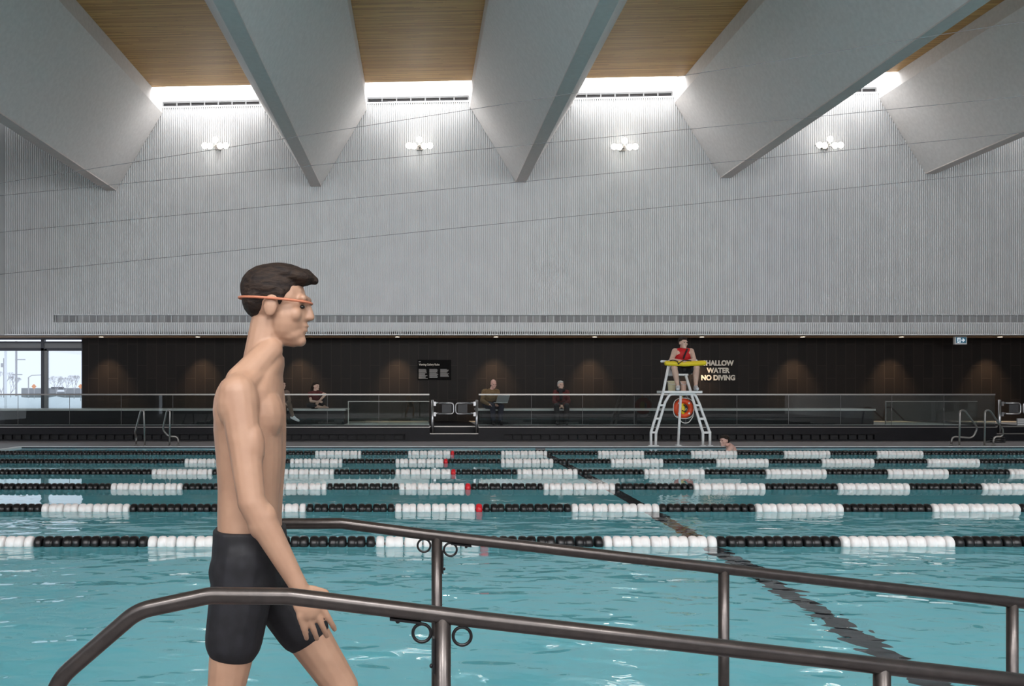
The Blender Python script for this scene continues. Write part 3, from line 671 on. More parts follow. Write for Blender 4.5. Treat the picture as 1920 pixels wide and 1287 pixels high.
# ------------------------------------------------------------------ ramp railings
def railing(Y, pxs, name_label, hand, rings, ringr, rad, sc):
    """hand: pixel path of the handrail; pxs: post pixels"""
    r = empty('ramp_railing', at(pxs[0], 735, Y)); r.location.z = FL
    P = [at(px, py, Y) for px, py in hand]; P[0].z = FL
    sm = fillet(P, .14, 8)
    MB().tube(sm, rad, 24).build('handrail', M['rail'], r)
    def zrail(x):
        for a, c in zip(sm, sm[1:]):
            if a.x <= x <= c.x and c.x > a.x: return a.z+(c.z-a.z)*(x-a.x)/(c.x-a.x)
        return sm[-1].z
    for px in pxs:
        x = gx(px, Y); MB().cyl((x, Y, FL-.114*max(0, x-RTX)), (x, Y, zrail(x)-rad*.2), rad*.97, n=24).build('post', M['rail'], r)
    for px, py in rings:
        c = at(px, py, Y); MB().torus(c, ringr-.0035, .0042, 'Y', 40, 10).build('ring', M['bfloat'], r)
    x = gx(pxs[0], Y)
    for d in (-1, 1):
        if d == (-1 if sc > 0 else 1):
            x0, x1 = x+d*.055, x+d*.135
            lo, hi = min(x0, x1), max(x0, x1)
            z0, z1 = zrail(lo)-rad-.002, zrail(hi)-rad-.002
            b = MB().prism([(lo, Y-.012, z0-.004), (hi, Y-.012, z1-.004), (hi, Y-.012, z1+.002), (lo, Y-.012, z0+.002)], (0, .024, 0))
            b.ball((x+d*.115, Y, zrail(x+d*.115)-rad-.009), (.006, .006, .005), 8); b.build('bracket', M['bfloat'], r)
            zc = zrail(x)-rad-.075
            b = MB().box((min(x+d*.020, x+d*.026), Y-.012, zc-.05), (max(x+d*.020, x+d*.026), Y+.012, zc+.04)).ball((x+d*.029, Y, zc-.033), (.005, .006, .006), 8)
            b.build('bracket', M['bfloat'], r)
    tag(r, name_label, 'railing', 'ramp railings')
NY, FY = 2.30, 3.52
railing(NY, [830, 1653.5, 2476], 'bronze-grey tube railing nearest the viewer, in front of the walking man',
        [(98, 1400), (98, 1284), (258, 1146), (395, 1117), (545, 1119), (900, 1163), (2560, 1353.5)], [(791, 1187.5), (866.5, 1193.5)], .0265, .0216, 1)
railing(FY, [819, 1357, 1898, 2436], 'bronze-grey tube railing along the water behind the walking man',
        [(432, 1432), (432, 992), (470, 983), (640, 982), (800, 1003), (2500, 1199)], [(795, 1023.5), (844.5, 1031)], .0285, .0216, -1)

# ------------------------------------------------------------------ lifeguard chair
CY = 23.95
def c2(px, py, dy=0): return at(px, py, CY+dy)
r = empty('lifeguard_chair', (at(1276, 735, CY).x, CY+.3, FL))
R_ = .036
def ctube(pts, nm, rr=.06, rad=R_): return MB().tube(fillet(pts, rr, 5), rad, 12).build(nm, M['white'], r)
def fz(v): v.z = FL; return v
ctube([fz(c2(1220.6, 837)), c2(1220.6, 811), c2(1243.8, 734.4), c2(1254, 683)], 'leg')
ctube([fz(c2(1229.5, 837)), c2(1230, 812), c2(1247, 755, .02), c2(1256, 739.5, .02), c2(1276, 739.5, .02)], 'leg', .12)
ctube([fz(c2(1331, 837)), c2(1331, 812), c2(1311, 757, .02), c2(1303, 739.5, .02), c2(1276, 739.5, .02)], 'leg', .12)
ctube([fz(c2(1318, 836)), c2(1318, 812), c2(1285.5, 703, .02)], 'leg')
ctube([fz(c2(1271.5, 836, .12)), c2(1276.5, 739, .10)], 'leg')
for a, c in (((1220.6, 811), (1230, 811.5)), ((1228.4, 785), (1238, 785.5)), ((1236, 760), (1245.5, 760.5)), ((1318, 811.5), (1331, 811.5)), ((1310.5, 785.5), (1321, 785.5)), ((1303, 760), (1312, 760.5))):
    MB().box(c2(*a)-Vector((.02, .05, .028)), c2(*c)+Vector((.02, .05, .028))).build('step', M['white'], r)
for px, dy in ((1220.6, 0), (1229.5, 0), (1271.5, .12), (1318, 0), (1331, 0)): q = c2(px, 837, dy); MB().box((q.x-.065, q.y-.07, FL), (q.x+.065, q.y+.07, FL+.018)).build('foot_plate', M['white'], r)
a, c = c2(1243, 737.6), c2(1315.5, 733.2)
MB().box((a.x, CY-.08, a.z), (c.x, CY+.62, c.z)).build('foot_platform', M['white'], r, .01)
PZ = c.z
SZ = H+(VY-701)*CY/F
a, c = c2(1269, 705), c2(1294, 701)
MB().box((a.x, CY+.14, SZ-.05), (c.x, CY+.80, SZ)).build('seat', M['white'], r, .01)
MB().box((a.x, CY+.80, SZ-.05), (c.x, CY+.84, SZ+.40)).build('backrest', M['white'], r, .01)
q = c2(1280, 703); MB().cyl((q.x, CY+.45, PZ), (q.x, CY+.45, SZ-.05), .05).build('seat_column', M['dimsteel'], r)
ctube([c2(1240, 678, .0), c2(1245, 678, .1), c2(1258, 679, .78), c2(1262, 702, .80)], 'armrest', .05, .03)
ctube([c2(1306, 676.5, .0), c2(1303, 678, .1), c2(1298, 679, .78), c2(1296, 702, .80)], 'armrest', .05, .03)
tag(r, 'white tubular lifeguard chair with ladder legs at the pool edge', 'lifeguard chair')

q = c2(1281.3, 766, .34); RZ = q.z
r = empty('life_ring', (q.x, q.y, q.z))
MB().torus(q, .195, .072, 'Y', 40, 14).build('ring', M['orange'], r)
b = MB(); pts = []
for k in range(61):
    a = 2*PI*k/60; rr = .275+.03*math.sin(2*a)**2; pts.append(q+Vector((math.cos(a)*rr, -.02, math.sin(a)*rr)))
b.tube(pts[:-1], .011, 8, closed=True); b.tube([q+Vector((-.10, -.05, .26)), q+Vector((.02, -.02, .42)), q+Vector((.14, -.05, .24))], .010, 8)
b.tube(fillet([q+Vector((-.20, -.08, -.20)), q+Vector((-.05, -.09, -.40)), q+Vector((.12, -.09, -.39)), q+Vector((.24, -.07, -.22)), q+Vector((.27, -.05, .0))], .16), .012, 8)
b.build('grab_line', M['rope'], r)
b = MB()
for a in (.8, 2.35, 3.9, 5.5): b.ball(q+Vector((math.cos(a)*.195, -.066, math.sin(a)*.195)), (.03, .012, .03), 10)
b.build('reflective_patch', M['white'], r)
tag(r, 'orange-red life ring hanging under the lifeguard chair platform', 'life ring')
r = empty('throw_bag', (q.x-.02, q.y+.06, q.z))
MB().lathe([(-.20, .03), (-.19, .06), (-.05, .075), (.10, .07), (.13, .03), (.30, .02), (.41, .03)], (q.x-.03, q.y+.0, q.z+.0), 'Z', 14).build('bag', M['yellow'], r)
MB().tube([(q.x-.02, q.y-.08, q.z+.1), (q.x+.09, q.y-.08, q.z+.0), (q.x+.02, q.y-.08, q.z-.1), (q.x-.06, q.y-.08, q.z-.05)], .014, 8).build('cord', M['shorts'], r)
tag(r, 'yellow throw bag hanging inside the orange life ring', 'throw bag')
def bucket(px, dy, rt, h, m, label):
    q = c2(px, 734, dy); r = empty('bucket', (q.x, q.y, PZ))
    MB().lathe([(0, rt*.80), (h*.92, rt*.97), (h*.94, rt*1.08), (h, rt*1.08), (h, rt*.95), (.02, rt*.76)], (q.x, q.y, PZ), 'Z', 24).build('pail', m, r)
    MB().tube([(q.x-rt*1.05, q.y, PZ+h*.95), (q.x-rt*.8, q.y-rt*.9, PZ+h*.72), (q.x, q.y-rt*1.12, PZ+h*.62), (q.x+rt*.8, q.y-rt*.9, PZ+h*.72), (q.x+rt*1.05, q.y, PZ+h*.95)], .008, 6).build('handle', M['white'], r)
    tag(r, label, 'bucket')
bucket(1259.5, .42, .115, .27, M['cream'], 'pale yellow bucket on the lifeguard chair platform')
bucket(1281.5, .26, .085, .26, M['pinkplastic'], 'pinkish bucket on the lifeguard chair platform behind the seat post')

# ------------------------------------------------------------------ people
def frame(fwd, up):
    f = Vector(fwd).normalized(); u = Vector(up); u = (u-f*u.dot(f)).normalized(); rt = f.cross(u)
    return Matrix((rt, f, u)).transposed()               # columns: right, forward, up
class Prims:
    def __init__(s): s.mb = MB()
    def cap(s, a, b, ra, rb=None):
        rb = ra if rb is None else rb; a, b = Vector(a), Vector(b); d = b-a; L = d.length
        if L < 1e-5: s.mb.ball(a, ra, 12); return s
        d /= L; pts, rad = [], []
        for k in range(5): t = PI/2*(1-k/5); pts.append(a-d*ra*math.sin(t)); rad.append(max(ra*math.cos(t), ra*.05))
        for k in range(7): t = k/6; pts.append(a+d*L*t); rad.append(ra+(rb-ra)*t)
        for k in range(1, 6): t = PI/2*k/5; pts.append(b+d*rb*math.sin(t)); rad.append(max(rb*math.cos(t), rb*.05))
        s.mb.tube(pts, rad, 14); return s
    def ell(s, c, r, R=None): s.mb.ball(c, r, 16, R); return s
    def build(s, name, m, parent, voxel=.008, smooth=5, fac=.5):
        bmesh.ops.recalc_face_normals(s.mb.bm, faces=s.mb.bm.faces)
        me = bpy.data.meshes.new(name+'_raw'); s.mb.bm.to_mesh(me); s.mb.bm.free()
        t = bpy.data.objects.new('raw', me); COL.objects.link(t)
        q = t.modifiers.new('r', 'REMESH'); q.mode = 'VOXEL'; q.voxel_size = voxel; q.use_smooth_shade = True
        q = t.modifiers.new('s', 'SMOOTH'); q.iterations = smooth; q.factor = fac
        dg = bpy.context.evaluated_depsgraph_get(); out = bpy.data.meshes.new_from_object(t.evaluated_get(dg))
        bpy.data.objects.remove(t); bpy.data.meshes.remove(me)
        out.name = name; out.materials.clear(); out.materials.append(m)
        out.polygons.foreach_set('use_smooth', [True]*len(out.polygons))
        return link(name, out, parent)
def head_prims(p, c, R, s):
    T = lambda x, y, z: c+R @ (Vector((x, y, z))*s)
    p.ell(T(0, -.018, .028), (.074*s, .096*s, .088*s), R); p.ell(T(0, .028, -.028), (.063*s, .064*s, .085*s), R)
    p.ell(T(0, .046, -.078), (.044*s, .044*s, .034*s), R); p.ell(T(0, .078, -.098), (.022*s, .018*s, .018*s), R)
    p.cap(T(0, .086, .018), T(0, .102, -.022), .009*s, .012*s); p.ell(T(0, .094, -.026), (.017*s, .012*s, .009*s), R)
    p.cap(T(-.036, .078, .030), T(.036, .078, .030), .012*s)
    p.ell(T(0, .0885, -.050), (.023*s, .010*s, .006*s), R); p.ell(T(0, .087, -.0635), (.021*s, .010*s, .007*s), R)
    for d in (-1, 1):
        p.ell(T(d*.074, -.008, -.006), (.010*s, .022*s, .033*s), R); p.ell(T(d*.040, .062, -.022), (.022*s, .02*s, .024*s), R)
def eyes(parent, c, R, s):
    for d in (-1, 1):
        b = MB().ball(c+R @ (Vector((d*.031, .0815, .008))*s), (.012*s, .010*s, .008*s), 10, R); b.build('eye', M['eye'], parent)
def hand_prims(p, w, fwd, nrm, side, s, curl=.4):
    """w wrist, fwd towards the fingers, nrm out of the palm, side +1/-1 puts the thumb on fwd x nrm * side"""
    f = Vector(fwd).normalized(); n = Vector(nrm); n = (n-f*n.dot(f)).normalized(); t = f.cross(n)*side
    R = Matrix((t, f, n)).transposed()
    p.ell(w+f*.05*s, (.040*s, .055*s, .017*s), R); p.cap(w-f*.02*s, w+f*.03*s, .026*s, .026*s)
    for k, (off, ln) in enumerate(((.033, .076), (.011, .084), (-.011, .078), (-.032, .062))):
        base = w+f*.092*s+t*off*s; d = f; q = base-f*.02*s; rr = .0098*s
        for j, fr in enumerate((.46, .31, .23)):
            a = curl*(j*.8+.4)+k*.04; d = (f*math.cos(a)+n*math.sin(a)+t*off*2.6).normalized(); e = q+d*(ln*fr*s+(.02*s if j == 0 else 0)); p.cap(q, e, rr, rr*.93); q = e; rr *= .93
    q = w+f*.025*s+t*.028*s; d1 = (f*.7+t*.75+n*.25).normalized(); e = q+d1*.045*s; p.cap(q, e, .0125*s, .0105*s); d2 = (f*.95+t*.25+n*.3).normalized(); p.cap(e, e+d2*.032*s, .0105*s, .009*s)
def torso_prims(p, J, s, g=1.0, inf=0.0, bare=False):
    pel, ch, nk = J['pelvis'], J['chest'], J['neck']; rt = (J['shR']-J['shL']).normalized()
    up = (nk-pel).normalized(); fw = up.cross(rt)
    R = Matrix((rt, fw, (rt.cross(fw)))).transposed()
    p.ell(ch, ((.155*g+inf)*s, (.105*g+inf)*s, (.19+inf)*s), R)
    p.ell(ch.lerp(pel, .55), ((.135*g+inf)*s, (.095*g+inf)*s, (.15+inf)*s), R)
    p.ell(pel, ((.155*g+inf)*s, (.11*g+inf)*s, (.115+inf)*s), R)
    for k in ('shL', 'shR'):
      if bare: p.cap(nk.lerp(J[k], .25)-up*.015*s, J[k].lerp(nk, .34)-up*.012*s, (.05+inf)*s, (.054+inf)*s); p.cap(J[k].lerp(nk, .4)-up*.03*s, J[k].lerp(ch, .5), (.055+inf)*s, (.085*g+inf)*s)
      else: p.cap(J[k].lerp(nk, .25), J[k], (.055+inf)*s, (.058+inf)*s); p.cap(nk.lerp(J[k], .15)-up*.02*s, J[k].lerp(ch, .45), (.05+inf)*s, (.085*g+inf)*s)
    p.cap(ch+up*.05*s, nk-up*.03*s, (.10+inf*.7)*s, (.052+inf*.6)*s)
def arm_prims(p, J, k, s, g=1.0, inf=0.0, full=True):
    a, e, w = J['sh'+k], J['el'+k], J['wr'+k]
    p.cap(a, a.lerp(e, .45), (.056*g+inf)*s, (.048*g+inf)*s)
    if full is not None: p.cap(a.lerp(e, .4), e, (.048*g+inf)*s, (.040*g+inf)*s)
    if full: p.cap(e, e.lerp(w, .3), (.041*g+inf)*s, (.041*g+inf)*s); p.cap(e.lerp(w, .3), w, (.041*g+inf)*s, (.027+inf)*s)
def leg_prims(p, J, k, s, g=1.0, inf=0.0, frac=1.0):
    h, kn, an = J['hip'+k], J['kn'+k], J['an'+k]
    if frac <= .5:
        q = h.lerp(kn, frac*2); p.cap(h, q, (.090*g+inf)*s, (.090*g*(1-frac)+.062*g*frac+inf)*s); return
    p.cap(h, h.lerp(kn, .5), (.090*g+inf)*s, (.077*g+inf)*s); p.cap(h.lerp(kn, .5), kn, (.077*g+inf)*s, (.056*g+inf)*s)
    d = (an-kn); fwd = (kn-h).normalized(); back = (-fwd-d.normalized()*(-fwd).dot(d.normalized()))
    if back.length > .1: back.normalize()
    q = kn.lerp(an, .3)+back*.012*s
    t = min(1, (frac-.5)*2)
    p.cap(kn, q, (.054*g+inf)*s, (.056*g+inf)*s); p.cap(q, q.lerp(an, t), (.056*g+inf)*s, (.037+inf*1.1)*s)
def foot_prims(p, J, k, s, inf=0.0):
    an, to = J['an'+k], J['to'+k]; d = (to-an); d.z = min(d.z, 0) if abs(d.z) > .5*d.length else d.z; f = d.normalized()
    heel = an-f*.035*s+Vector((0, 0, -.045*s)); ball_ = heel+f*.17*s+Vector((0, 0, -.005*s)); tip = heel+f*.235*s+Vector((0, 0, -.008*s))
    p.cap(an, heel, (.036+inf)*s, (.034+inf)*s); p.cap(heel, ball_, (.034+inf)*s, (.034+inf)*s); p.cap(ball_, tip, (.034+inf)*s, (.022+inf)*s); p.cap(an, ball_, (.034+inf)*s, (.028+inf)*s)
def lift(J): return {k: Vector(v) for k, v in J.items()}

# --- the walking man between the railings
MY = 2.9
def m_(px, py, dy): return at(px, py, MY+dy)
J = lift(dict(neck=m_(511, 672, 0), chest=m_(474, 775, 0), pelvis=m_(470, 1012, 0), shR=m_(446, 738, -.175), shL=m_(492, 728, .175),
    elR=m_(472, 942, -.222), wrR=m_(560, 1100, -.205), elL=m_(440, 930, .24), wrL=m_(455, 1075, .25),
    hipR=m_(462, 1050, -.085), hipL=m_(482, 1050, .085), knR=m_(423, 1300, -.09), knL=m_(640, 1288, .09), anR=m_(330, 1515, -.09), anL=m_(612, 1532, .09), toR=m_(400, 1560, -.09), toL=m_(730, 1552, .10)))
man = empty('person', (J['pelvis'].x, MY, FL))
HS = 1.05
hc = m_(524, 575, 0); HR = frame((1, -.10, -.12), (.05, 0, 1))
T = lambda x, y, z: hc+HR @ (Vector((x, y, z))*HS)
p = Prims(); head_prims(p, hc, HR, HS); p.cap(T(0, -.030, -.05), J['neck']+Vector((-.040, 0, -.03)), .055, .060); p.cap(T(0, -.008, -.07), J['neck']+Vector((-.040, 0, -.03)), .044, .048)
p.cap(T(0, .02, -.085), T(0, .055, -.09), .035*HS, .03*HS)
secs = [(1085, 470, .085, .135), (1055, 470, .090, .145), (1010, 470, .098, .152), (965, 469, .098, .146), (915, 471, .100, .148), (860, 472, .106, .160), (805, 470, .110, .172), (765, 470, .108, .176), (730, 474, .096, .165), (705, 482, .080, .125), (685, 493, .068, .088), (668, 500, .056, .062)]
rings = []
for py, px, dp, wd in secs:
    c = m_(px, py, 0); ring = []
    for k in range(28):
        a = 2*PI*k/28; ca, sa = math.cos(a), math.sin(a)
        e = .82                                           # slightly squared cross-section
        x = dp*math.copysign(abs(ca)**e, ca); y = wd*math.copysign(abs(sa)**e, sa)
        if ca < 0 and 690 < py < 960: x += .012*math.exp(-(y/.022)**2)      # spine furrow
        if ca > 0 and 760 < py < 960: x -= .007*math.exp(-(y/.02)**2)
        ring.append(p.mb.bm.verts.new(c+Vector((x, y, 0))))
    rings.append(ring)
for a, b in zip(rings, rings[1:]):
    for k in range(28): p.mb.bm.faces.new((a[k], a[(k+1) % 28], b[(k+1) % 28], b[k]))
p.mb.bm.faces.new(rings[0]); p.mb.bm.faces.new(rings[-1][::-1])
for sh, d in (('shL', 1), ('shR', -1)):
    p.ell(J[sh]+Vector((.0, 0, -.03)), (.066, .060, .088)); p.cap(J['neck']+Vector((-.03, d*.045, -.035)), J[sh]+Vector((0, -d*.01, .012)), .045, .050)
    p.cap(m_(506, 657, d*.03), m_(452, 716, d*.125), .042, .05); p.ell(m_(484, 778, d*.078), (.083, .085, .10)); p.ell(m_(436, 770, d*.095), (.060, .080, .11)); p.ell(m_(444, 1075, d*.085), (.085, .085, .085))
for k in 'LR': arm_prims(p, J, k, 1.0, 1.05); leg_prims(p, J, k, 1.0, 1.02); foot_prims(p, J, k, 1.0)
for k in 'LR': p.ell(J['sh'+k].lerp(J['el'+k], .5)+Vector((.012, 0, 0)), (.05, .046, .085)); p.ell(J['el'+k].lerp(J['wr'+k], .22), (.046, .043, .06))
hand_prims(p, J['wrR'], (.40, .12, -.9), (-.35, .93, 0), 1, 1.08, .22); hand_prims(p, J['wrL'], (.1, 0, -1), (0, -1, 0), -1, 1.0, .4)
p.build('body', M['skin_tan'], man, .0046, 5)
p = Prims()
p.ell(T(0, -.032, .050), (.083*HS, .098*HS, .078*HS), HR); p.ell(T(0, -.060, .018), (.079*HS, .058*HS, .066*HS), HR); p.ell(T(0, .045, .096), (.058*HS, .058*HS, .028*HS), HR); p.ell(T(0, .0, .10), (.066*HS, .08*HS, .034*HS), HR); p.cap(T(0, .07, .100), T(.0, .100, .090), .026, .014)
for d in (-1, 1): p.cap(T(d*.064, .018, .04), T(d*.0705, .018, .005), .013, .006)
p.build('hair', M['hair_dark'], man, .005, 4)
b = MB(); pts = []
for k in range(40):
    a = 2*PI*k/40; pts.append(T(math.sin(a)*.0880, -.0145+math.cos(a)*.1125, .016+.004*math.cos(a)))
b.tube(pts, .0042, 8, closed=True); b.build('goggle_strap', M['strap'], man)
for d in (-1, 1): MB().ball(T(d*.031, .0785, .004), (.011, .009, .0065), 12, HR).build('eye', M['eye'], man)
p = Prims()
rings = []
for py, px, dp, wd in ((988, 469, .111, .166), (1010, 470, .113, .169), (1050, 471, .119, .176), (1085, 472, .120, .176), (1112, 472, .092, .150)):
    c = m_(px, py, 0); ring = []
    for k in range(28):
        ca, sa = math.cos(2*PI*k/28), math.sin(2*PI*k/28)
        ring.append(p.mb.bm.verts.new(c+Vector((dp*math.copysign(abs(ca)**.82, ca), wd*math.copysign(abs(sa)**.82, sa), 0))))
    rings.append(ring)
for a, b in zip(rings, rings[1:]):
    for k in range(28): p.mb.bm.faces.new((a[k], a[(k+1) % 28], b[(k+1) % 28], b[k]))
p.mb.bm.faces.new(rings[0]); p.mb.bm.faces.new(rings[-1][::-1])
for k, d in (('L', 1), ('R', -1)):
    q = J['hip'+k].lerp(J['kn'+k], .53 if k == 'L' else .60); p.cap(J['hip'+k], q, .103, .090); p.ell(m_(446, 1072, d*.085), (.092, .092, .090))
p.build('swim_shorts', M['shorts'], man, .006, 8)
tag(man, 'bare-chested person in black swim shorts striding between the ramp railings', 'person')

# --- generic clothed figure
def figure(J, hc, HR, s, skin, label, base, g=1.0, top=None, topname='top', sleeves=True, legs=None, legname='trousers', legfrac=1.0, shoes=None, hair=None, hairm=None, hands=(), voxel=.011, feet=True, hk=1.0):
    r = empty('person', base); J = lift(J)
    hs = s*hk; p = Prims(); head_prims(p, hc, HR, hs); p.cap(hc+HR @ Vector((0, -.02*s, -.07*s)), J['neck']-Vector((0, 0, .02*s)), .052*s, .056*s)
    torso_prims(p, J, s, g)
    for k in 'LR':
        arm_prims(p, J, k, s, g)
        if legs is not None or legfrac: leg_prims(p, J, k, s, g)
        if feet: foot_prims(p, J, k, s)
    for w_, f, n, sd, cu in hands: hand_prims(p, J[w_], f, n, sd, s, cu)
    p.build('body', M[skin], r, voxel*.75, 3); eyes(r, hc, HR, hs)
    if top:
        p = Prims(); torso_prims(p, J, s, g, .014, sleeves == 'bare')
        for k in 'LR':
            if sleeves != 'bare': arm_prims(p, J, k, s, g, .014, sleeves)
        p.build(topname, M[top], r, voxel, 3)
    if legs:
        p = Prims(); rt = (J['shR']-J['shL']).normalized()
        p.ell(J['pelvis']-Vector((0, 0, .02*s)), ((.160*g+.026)*s, (.115*g+.028)*s, .12*s), frame(Vector((-rt.y, rt.x, 0)), (0, 0, 1)))
        for k in 'LR': leg_prims(p, J, k, s, g, .014, legfrac); p.cap(J['pelvis'], J['hip'+k], .10*s, .10*s*g)
        p.build(legname, M[legs], r, voxel, 3)
    if shoes:
        for k in 'LR': p = Prims(); foot_prims(p, J, k, s, .010); p.build('shoe', M[shoes], r, voxel*.8, 2)
    if hair: p = Prims(); hair(p, lambda x, y, z: hc+HR @ (Vector((x, y, z))*hs), hs, HR); p.build('hair', M[hairm], r, voxel*.7, 3)
    return tag(r, label, 'person')
def hair_short(p, T, s, R):
    p.ell(T(0, -.030, .050), (.081*s, .096*s, .078*s), R); p.ell(T(0, -.055, .0), (.078*s, .062*s, .07*s), R); p.ell(T(0, .03, .088), (.06*s, .06*s, .03*s), R)
def hair_back(p, T, s, R): hair_short(p, T, s, R); p.ell(T(0, -.125, .03), (.035*s, .035*s, .04*s), R)
def hair_pony(p, T, s, R): hair_short(p, T, s, R); p.cap(T(0, -.12, .02), T(0, -.16, -.07), .038*s, .034*s); p.cap(T(0, -.16, -.07), T(0, -.14, -.18), .034*s, .02*s)
def hair_long(p, T, s, R):
    hair_short(p, T, s, R)
    for d in (-1, 1): p.cap(T(d*.06, -.04, .0), T(d*.075, -.03, -.20), .035*s, .04*s)
    p.cap(T(0, -.07, 0), T(0, -.09, -.20), .06*s, .06*s)

# --- lifeguard
s = 1.22
def l_(px, py, dy): return at(px, py, CY+dy)
J = dict(neck=l_(1280.5, 655.5, .28), chest=l_(1280.5, 668, .30), pelvis=l_(1281, 691, .36), shL=l_(1295.5, 659, .26), shR=l_(1265.5, 659, .26),
    elL=l_(1302, 676.5, .06), elR=l_(1258.5, 676.5, .06), wrL=l_(1289, 677.5, -.12), wrR=l_(1274, 676.5, -.12),
    hipL=l_(1289, 693, .34), hipR=l_(1273, 693, .34), knL=l_(1306, 690, -.06), knR=l_(1264, 690, -.06), anL=l_(1304.5, 727, .02), anR=l_(1271, 727, .02), toL=l_(1309, 731, -.3), toR=l_(1271, 731, -.3))
for k in ('anL', 'anR'): J[k].z = PZ+.093*s
for k in ('toL', 'toR'): J[k].z = J['anL'].z
J = lift(J)
LG = figure(J, l_(1280.8, 643.5, .24), frame((.35, -1, -.05), (.03, 0, 1)), s*.98,  'skin', 'person in red sleeveless top and black shorts seated on the lifeguard chair', (J['pelvis'].x, CY+.36, SZ), g=1.24,
    top='redshirt', topname='sleeveless_top', sleeves='bare', legs='shorts', legname='shorts', legfrac=.36, shoes='shoe', hair=hair_back, hairm='hair_dark', hk=1.12,
    hands=(('wrR', (1, -.15, -.1), (0, .3, -1), 1, .35), ('wrL', (-1, -.2, -.12), (0, .3, -1), -1, .35)))
MB().tube(fillet([l_(1289, 655, .16), l_(1286.5, 660, .10), l_(1284, 666, .06), l_(1281.5, 673, .05)], .12), .022, 8).build('shoulder_strap', M['shorts'], LG)
r = empty('rescue_tube', l_(1284, 681, -.13))
a, c = l_(1246, 681.5, -.13), l_(1324, 681, -.13)
pts = [a.lerp(c, t) for t in (0, .02, .06, .5, .94, .98, 1)]
pts[3].z -= .02
MB().tube(pts, [.035, .06, .066, .070, .066, .058, .03], 14).build('foam_body', M['yellow'], r)
MB().tube(fillet([l_(1256, 677, -.2), l_(1262, 675.5, -.22), l_(1271, 678, -.24), l_(1272, 684, -.21), l_(1274, 681, -.23), l_(1282, 675.5, -.2), l_(1296, 677, -.2)], .08), .012, 8).build('strap', M['shorts'], r)
tag(r, 'yellow foam rescue tube held across the seated person\'s lap on the lifeguard chair', 'rescue tube')

# --- swimmer by the far wall
SY = 22.85; s = 1.22
def s_(px, py, dy): return at(px, py, SY+dy)
J = lift(dict(neck=s_(1367, 840, 0), chest=s_(1374, 852, 0), pelvis=s_(1402, 873, .05), shL=s_(1372, 846, .2), shR=s_(1370, 846, -.2), elL=s_(1352, 862, .3), elR=s_(1354, 863, -.3), wrL=s_(1336, 862, .2), wrR=s_(1338, 864, -.2),
    hipL=s_(1404, 876, .12), hipR=s_(1404, 876, -.03), knL=s_(1420, 895, .1), knR=s_(1414, 899, -.05), anL=s_(1436, 905, .1), anR=s_(1434, 910, -.05), toL=s_(1442, 915, .1), toR=s_(1442, 915, -.05)))
J['shR'].z = .06; J['shL'].z = .06; J['chest'].z = -.06; J['neck'].z = .14
figure(J, s_(1358, 827, -.02), frame((-1, -.45, -.05), (0, 0, 1)), s, 'skin_pink', 'person with cropped hair swimming beside the lifeguard chair', (J['neck'].x, SY, 0), g=1.0, hair=hair_short, hairm='hair_dark', legs='shorts', legname='swim_shorts', legfrac=.36,
    hands=(('wrR', (-1, 0, 0), (0, 0, -1), 1, .2), ('wrL', (-1, 0, 0), (0, 0, -1), -1, .2)))

# --- gallery sitters
def g_(px, py, dy=0): return at(px, py, BF+dy)
BZ = H+(VY-767.3)*BF/F
s = 1.2
def seat_fix(J, sc, floor=True):
    J = lift(J); J['pelvis'].z = BZ+.125*sc
    for k in 'LR':
        J['hip'+k].z = BZ+.10*sc; J['kn'+k].z = BZ+.075*sc
        if floor: J['an'+k].z = GZ+.092*sc; J['to'+k].z = J['an'+k].z
    return J
J = seat_fix(dict(neck=g_(921, 731, .22), chest=g_(920, 742, .25), pelvis=g_(918, 762, .3), shL=g_(932, 735, .2), shR=g_(908, 735, .2), elL=g_(935, 753, .1), elR=g_(904, 752, .15), wrL=g_(930, 759, -.22), wrR=g_(917, 759, -.2),
    hipL=g_(926, 764, .25), hipR=g_(914, 764, .25), knL=g_(940, 766, -.27), knR=g_(924, 766, -.27), anL=g_(938, 790, -.22), anR=g_(925, 790, -.22), toL=g_(942, 795, -.45), toR=g_(926, 795, -.5)), s)
figure(J, g_(925.5, 720, .12), frame((.3, -1, -.35), (0, -.25, 1)), s*.95, 'skin_pink', 'bald person in olive-brown hoodie looking down at a laptop on the bench', (J['pelvis'].x, BF+.3, BZ), g=1.15, top='olive', topname='hoodie', legs='navy', shoes='shorts',
    hands=(('wrR', (.6, -.7, -.1), (0, .1, -1), 1, .3), ('wrL', (.1, -1, -.1), (0, .1, -1), -1, .3)))
r = empty('laptop', g_(936, 762, -.35))
lz = J['knR'].z+.085*s; q0 = g_(930, 762, -.42)
MB().box((q0.x-.06, q0.y-.02, lz), (q0.x+.36, q0.y+.26, lz+.015)).build('keyboard_base', M['laptop'], r)
MB().prism([(q0.x+.0, q0.y-.02, lz+.016), (q0.x+.36, q0.y-.02, lz+.016), (q0.x+.42, q0.y-.10, lz+.24), (q0.x+.05, q0.y-.10, lz+.24)], (0, .012, 0)).build('screen_lid', M['laptop'], r)
tag(r, 'open silver laptop on the lap of the bald person', 'laptop')
J = seat_fix(dict(neck=g_(1051.5, 733, .25), chest=g_(1052, 744, .27), pelvis=g_(1052.5, 763, .3), shL=g_(1063, 736, .24), shR=g_(1041.5, 736, .24), elL=g_(1066, 753, .1), elR=g_(1039, 753, .1), wrL=g_(1057, 761, -.18), wrR=g_(1049, 762, -.18),
    hipL=g_(1058, 764, .25), hipR=g_(1047, 764, .25), knL=g_(1063, 766, -.25), knR=g_(1043, 766, -.25), anL=g_(1062, 790, -.2), anR=g_(1046, 790, -.2), toL=g_(1064, 795, -.5), toR=g_(1045, 795, -.5)), s)
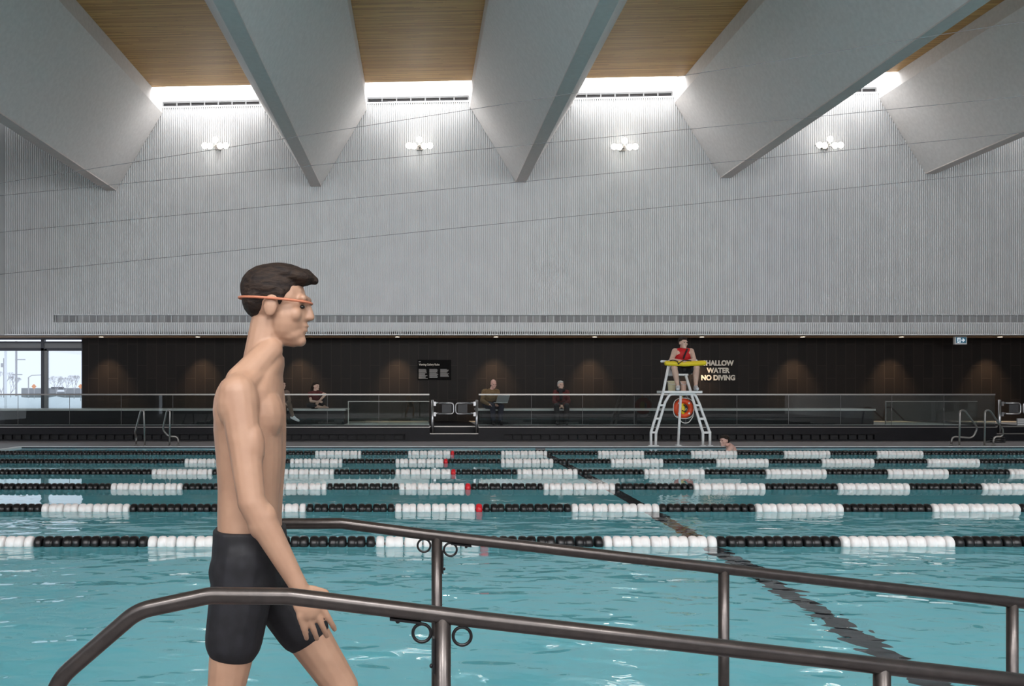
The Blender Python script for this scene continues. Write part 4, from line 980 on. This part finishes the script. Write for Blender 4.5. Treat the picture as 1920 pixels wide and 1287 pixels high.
W = figure(J, g_(1051.5, 722.5, .2), frame((.25, -1, -.02), (0, 0, 1)), s*.95, 'skin', 'white-haired person in maroon coat and black scarf sitting with clasped hands', (J['pelvis'].x, BF+.3, BZ), g=1.08, top='maroon', topname='coat', legs='shorts', shoes='shorts', hair=hair_short, hairm='hair_grey',
    hands=(('wrR', (1, -.2, -.2), (0, .6, -.8), 1, .6), ('wrL', (-1, -.2, -.2), (0, .6, -.8), -1, .6)))
MB().torus(g_(1051.5, 732, .2), .085, .055, 'Z', 24, 10).tube([g_(1051, 733, .06), g_(1052, 742, .08), g_(1052, 751, .12)], [.06, .06, .04], 10).build('scarf', M['shorts'], W)
# woman sitting cross-legged on the bench top
J = lift(dict(neck=g_(591, 735.5, .3), chest=g_(591, 745, .32), pelvis=g_(590, 762, .4), shL=g_(600.5, 738, .26), shR=g_(581.5, 739, .3), elL=g_(610, 740, .02), elR=g_(583, 753, .08), wrL=g_(600, 751, -.02), wrR=g_(594, 753.5, -.02),
    hipL=g_(594.5, 764, .35), hipR=g_(586, 764, .35), knL=g_(606, 751, .08), knR=g_(578.5, 762, .05), anL=g_(605.5, 764, .18), anR=g_(594, 764, .02), toL=g_(612, 766, .08), toR=g_(604, 767, -.06)))
J['pelvis'].z = BZ+.12*1.15
for k, v in (('anL', .092), ('anR', .10)): J[k].z = BZ+v*1.15
for k in 'LR': J['to'+k].z = J['an'+k].z; J['hip'+k].z = BZ+.11*1.15
J['knR'].z = BZ+.10*1.15
figure(J, g_(592.5, 724.8, .28), frame((.9, -.6, .0), (0, 0, 1)), 1.1, 'skin', 'person with a ponytail in maroon t-shirt crouching barefoot on the bench end', (J['pelvis'].x, BF+.4, BZ), g=.95, top='maroon', topname='t_shirt', sleeves=None, legs='shorts', legname='leggings', legfrac=.93, hair=hair_pony, hairm='hair_dark',
    hands=(('wrL', (-.5, -.2, -.5), (0, .6, -.8), -1, .4), ('wrR', (1, -.2, .05), (0, .6, -.8), 1, .4)))
J = seat_fix(dict(neck=g_(529, 733, .28), chest=g_(529, 743, .3), pelvis=g_(530, 762, .34), shL=g_(539, 737, .22), shR=g_(518.5, 737, .3), elL=g_(543, 751, .1), elR=g_(517, 752, .12), wrL=g_(539, 757, -.15), wrR=g_(533, 757, -.15),
    hipL=g_(536, 764, .28), hipR=g_(524, 764, .28), knL=g_(542, 762, -.22), knR=g_(534, 766, -.22), anL=g_(550, 780, -.3), anR=g_(533.5, 790, -.2), toL=g_(561, 786, -.42), toR=g_(535, 795, -.45)), 1.15)
J['anL'] = g_(549, 781, -.32); J['toL'] = g_(561, 786, -.4); J['knL'].z += .09
figure(J, g_(530, 722, .24), frame((.8, -.7, -.02), (0, 0, 1)), 1.08, 'skin', 'long-haired person in taupe clothes and white trainers, legs crossed, behind the walking man', (J['pelvis'].x, BF+.34, BZ), g=.95, top='taupe', topname='jumper', legs='taupe', shoes='shoe', hair=hair_long, hairm='hair_dark',
    hands=(('wrL', (-.6, -.5, -.1), (0, .3, -1), -1, .4), ('wrR', (.7, -.5, -.1), (0, .3, -1), 1, .4)))
